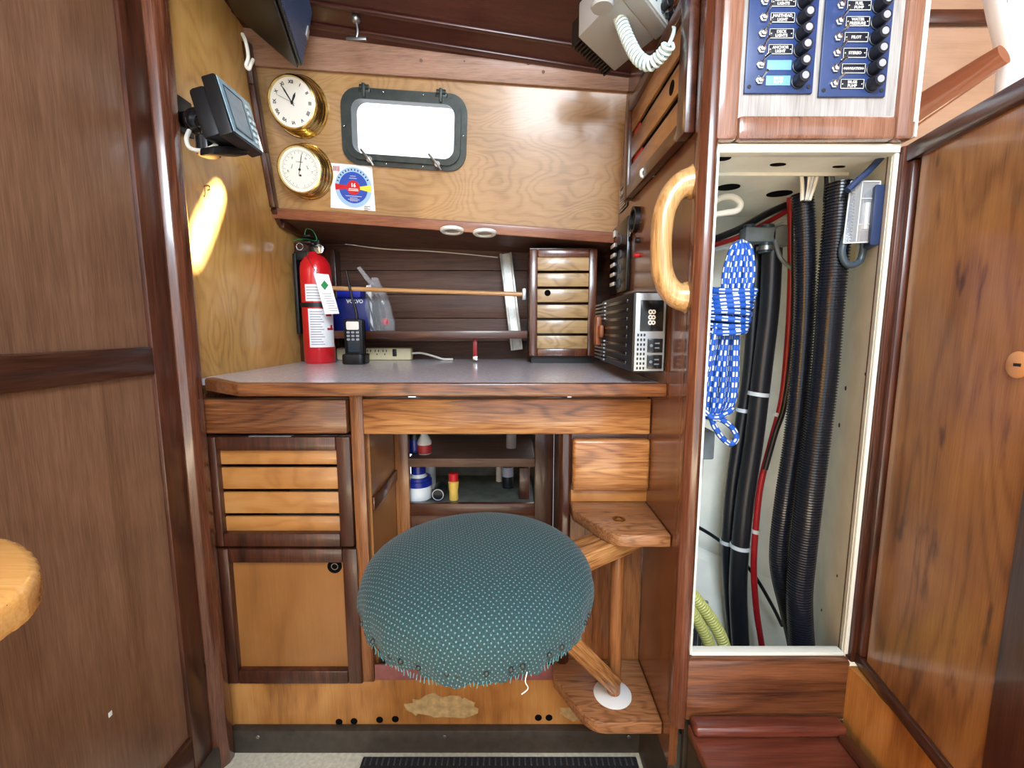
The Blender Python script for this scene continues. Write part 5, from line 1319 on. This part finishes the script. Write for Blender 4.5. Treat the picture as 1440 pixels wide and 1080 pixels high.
c = aW(1199, 358); Mt = fr(c, Vector((0, 0, 1)).cross(lkn), (0, 0, 1), lkn); oc = single('terminal_plate', MB().box((-.022, -.015, .0005), (.022, .015, .003), .002, Mt), 'cream_plastic', 'small round-holed cream plate under the fuse block', 'plate')
# grey switch box, wires, yellow hose, grate
c = aY(988, 622, .86); single('junction_box', MB().box((LX0+.006, .84, c.z-.030), (c.x+.016, .90, c.z+.026), .004), 'grey_box', 'grey junction box low on the left inside the locker under the rope', 'box')
single('blue_wires', MB().tube(pth([(986, 622), (982, 672), (978, 695)], .86), .007, 8), 'fuse_body', 'short dark blue wires hanging below the junction box', 'wire')
single('yellow_hose', MB().tube(pth([(955, 812), (975, 838), (994, 862), (1010, 888), (1020, 915), (1026, 960)], .86)+[Vector((.41, .845, zr(-.885)))], .0125, 16, rib=(.006, .05)), 'hose_yellow', 'yellow ribbed hose at the bottom of the locker, upper turn', 'hose')
single('yellow_hose', MB().tube(pth([(952, 828), (968, 852), (984, 878), (996, 902), (1003, 930), (1006, 965)], .83)+[Vector((.365, .815, zr(-.885)))], .0115, 16, rib=(.006, .05)), 'hose_yellow', 'yellow ribbed hose at the bottom of the locker, lower turn', 'hose')
mb = MB()
g0 = aY(968, 880, .885)
for k in range(8): mb.box((g0.x-.035+k*.010, .885, zr(-.8995)), (g0.x-.029+k*.010, .892, g0.z+.055), .001)
for k in range(3): mb.box((g0.x-.038, .882, g0.z-.055+k*.042), (g0.x+.046, .885, g0.z-.049+k*.042), .001)
single('grate', mb, 'grate_grey', 'blue-grey slotted grate at the bottom left of the locker', 'grate')

# ------------------------------------------------------------------ seen over the door on the right
ra, rb_ = aY(1270, 168, 1.0), aY(1412, 76, .86)
single('hand_rail', MB().tube([ra-(rb_-ra)*.25, ra, ra.lerp(rb_, .5), rb_], lambda u: .036-.018*u, 24), 'rail_brown', 'thick glossy brown rail slanting behind the cabinet edge at the right', 'rail')
mb = MB().tube([aY(1392, -30, .9), aY(1402, 20, .9), aY(1413, 70, .9), aY(1414, 110, .9), aY(1410, 150, .9)], .014, 16)
single('arched_moulding', mb, 'arch_white', 'curved white moulding in the top right corner beyond the door', 'moulding')
struct('wall_far_liner', MB().slab([aY(1418, -60, .95), aY(1520, -60, .95), aY(1520, 160, .95), aY(1416, 160, .95)], (.0, .02, 0)), 'arch_white')
mb = MB(); c = aY(1350, 24, 1.31); mb.box((.6, 1.305, c.z-.018), (1.7, 1.32, c.z+.018), .004)
struct('trim_14', mb, 'mahogany_dark_h')

# ------------------------------------------------------------------ near table end and mat
ztab = zr(-.145)
outl = [(-160, 738), (-60, 741), (0, 750), (28, 758), (48, 771), (57, 788), (54, 806), (38, 826), (0, 850), (-80, 905), (-200, 980)]
pts = [aZ(x, y, ztab) for x, y in outl]
mb = MB(); P3 = [(p.x, p.y) for p in pts if p.x > XL+.01]; P3 = [(XL+.0015, P3[0][1])]+P3+[(XL+.0015, P3[-1][1])]
def sm(pts, n=3): return spl(pts, n)
cxm = sum(p[0] for p in P3)/len(P3)
mb.prism(P3[:1]+sm(P3[1:-1], 2)+P3[-1:], ztab-.022, ztab, .006, None, 3)
single('table_end', mb, 'table_oak', 'glossy pale wooden rounded table end poking in at the left edge', 'table')
m0 = aZ(512, 1060, .006)
mt_ = thing('floor_mat', 'black woven mat on the cabin sole under the stool', 'mat', (.02, .55, 0))
part('backing', MB().box((m0.x, .25, .0005), (.262, .832, .006), .002), 'mat_black', mt_)
mb = MB()
for k in range(46):
    x = m0.x+.006+k*(.255-m0.x)/46
    mb.box((x, .812, .0055), (x+.0035, .828, .0085), .0008)
part('fringe_rib', mb, 'mat_weave', mt_, stuff=True)
mb = MB()
for k in range(3): mb.box((m0.x+.004, .792-k*.018, .0055), (.258, .798-k*.018, .0080), .001)
part('weave_rib', mb, 'mat_weave', mt_)

# ------------------------------------------------------------------ light
w = bpy.data.worlds.new('World'); S.world = w; w.use_nodes = True
bg_ = w.node_tree.nodes['Background']; bg_.inputs['Color'].default_value = (.86, .93, 1.0, 1); bg_.inputs['Strength'].default_value = 2.0
def area(name, loc, target, sx, sy, power, col):
    l = bpy.data.lights.new(name, 'AREA'); l.shape = 'RECTANGLE'; l.size = sx; l.size_y = sy; l.energy = power; l.color = col
    o = bpy.data.objects.new(name, l); C.objects.link(o); o.location = loc
    o.rotation_euler = (Vector(target)-Vector(loc)).to_track_quat('-Z', 'Y').to_euler(); return o
area('hatch_daylight', (.12, -.36, 1.56), (.02, .85, .6), .5, .45, 20, (.80, .90, 1.0))
area('far_cabin_fill', (1.2, .7, 1.86), (1.1, 1.2, 1.0), .6, .4, 10, (.95, .97, 1.0))  # lamp added under the closed far ceiling, in place of an opening
sl_ = bpy.data.lights.new('sun', 'SUN'); sl_.energy = 70; sl_.angle = math.radians(2.2); sl_.color = (1, .93, .80)
so = bpy.data.objects.new('sun', sl_); C.objects.link(so); so.rotation_euler = SUN.to_track_quat('-Z', 'Y').to_euler(); so.location = (1.5, 0, 3)

# ------------------------------------------------------------------ camera
cam = bpy.data.cameras.new('camera'); cam.sensor_width = 36; cam.lens = 36*F/1440; cam.clip_start = .01
co = bpy.data.objects.new('camera', cam); C.objects.link(co); co.location = CAM; co.rotation_euler = (PI/2-P, 0, 0)
S.camera = co
S.view_settings.view_transform = 'Standard'; S.view_settings.look = 'None'; S.view_settings.gamma = 1; S.view_settings.exposure = .3
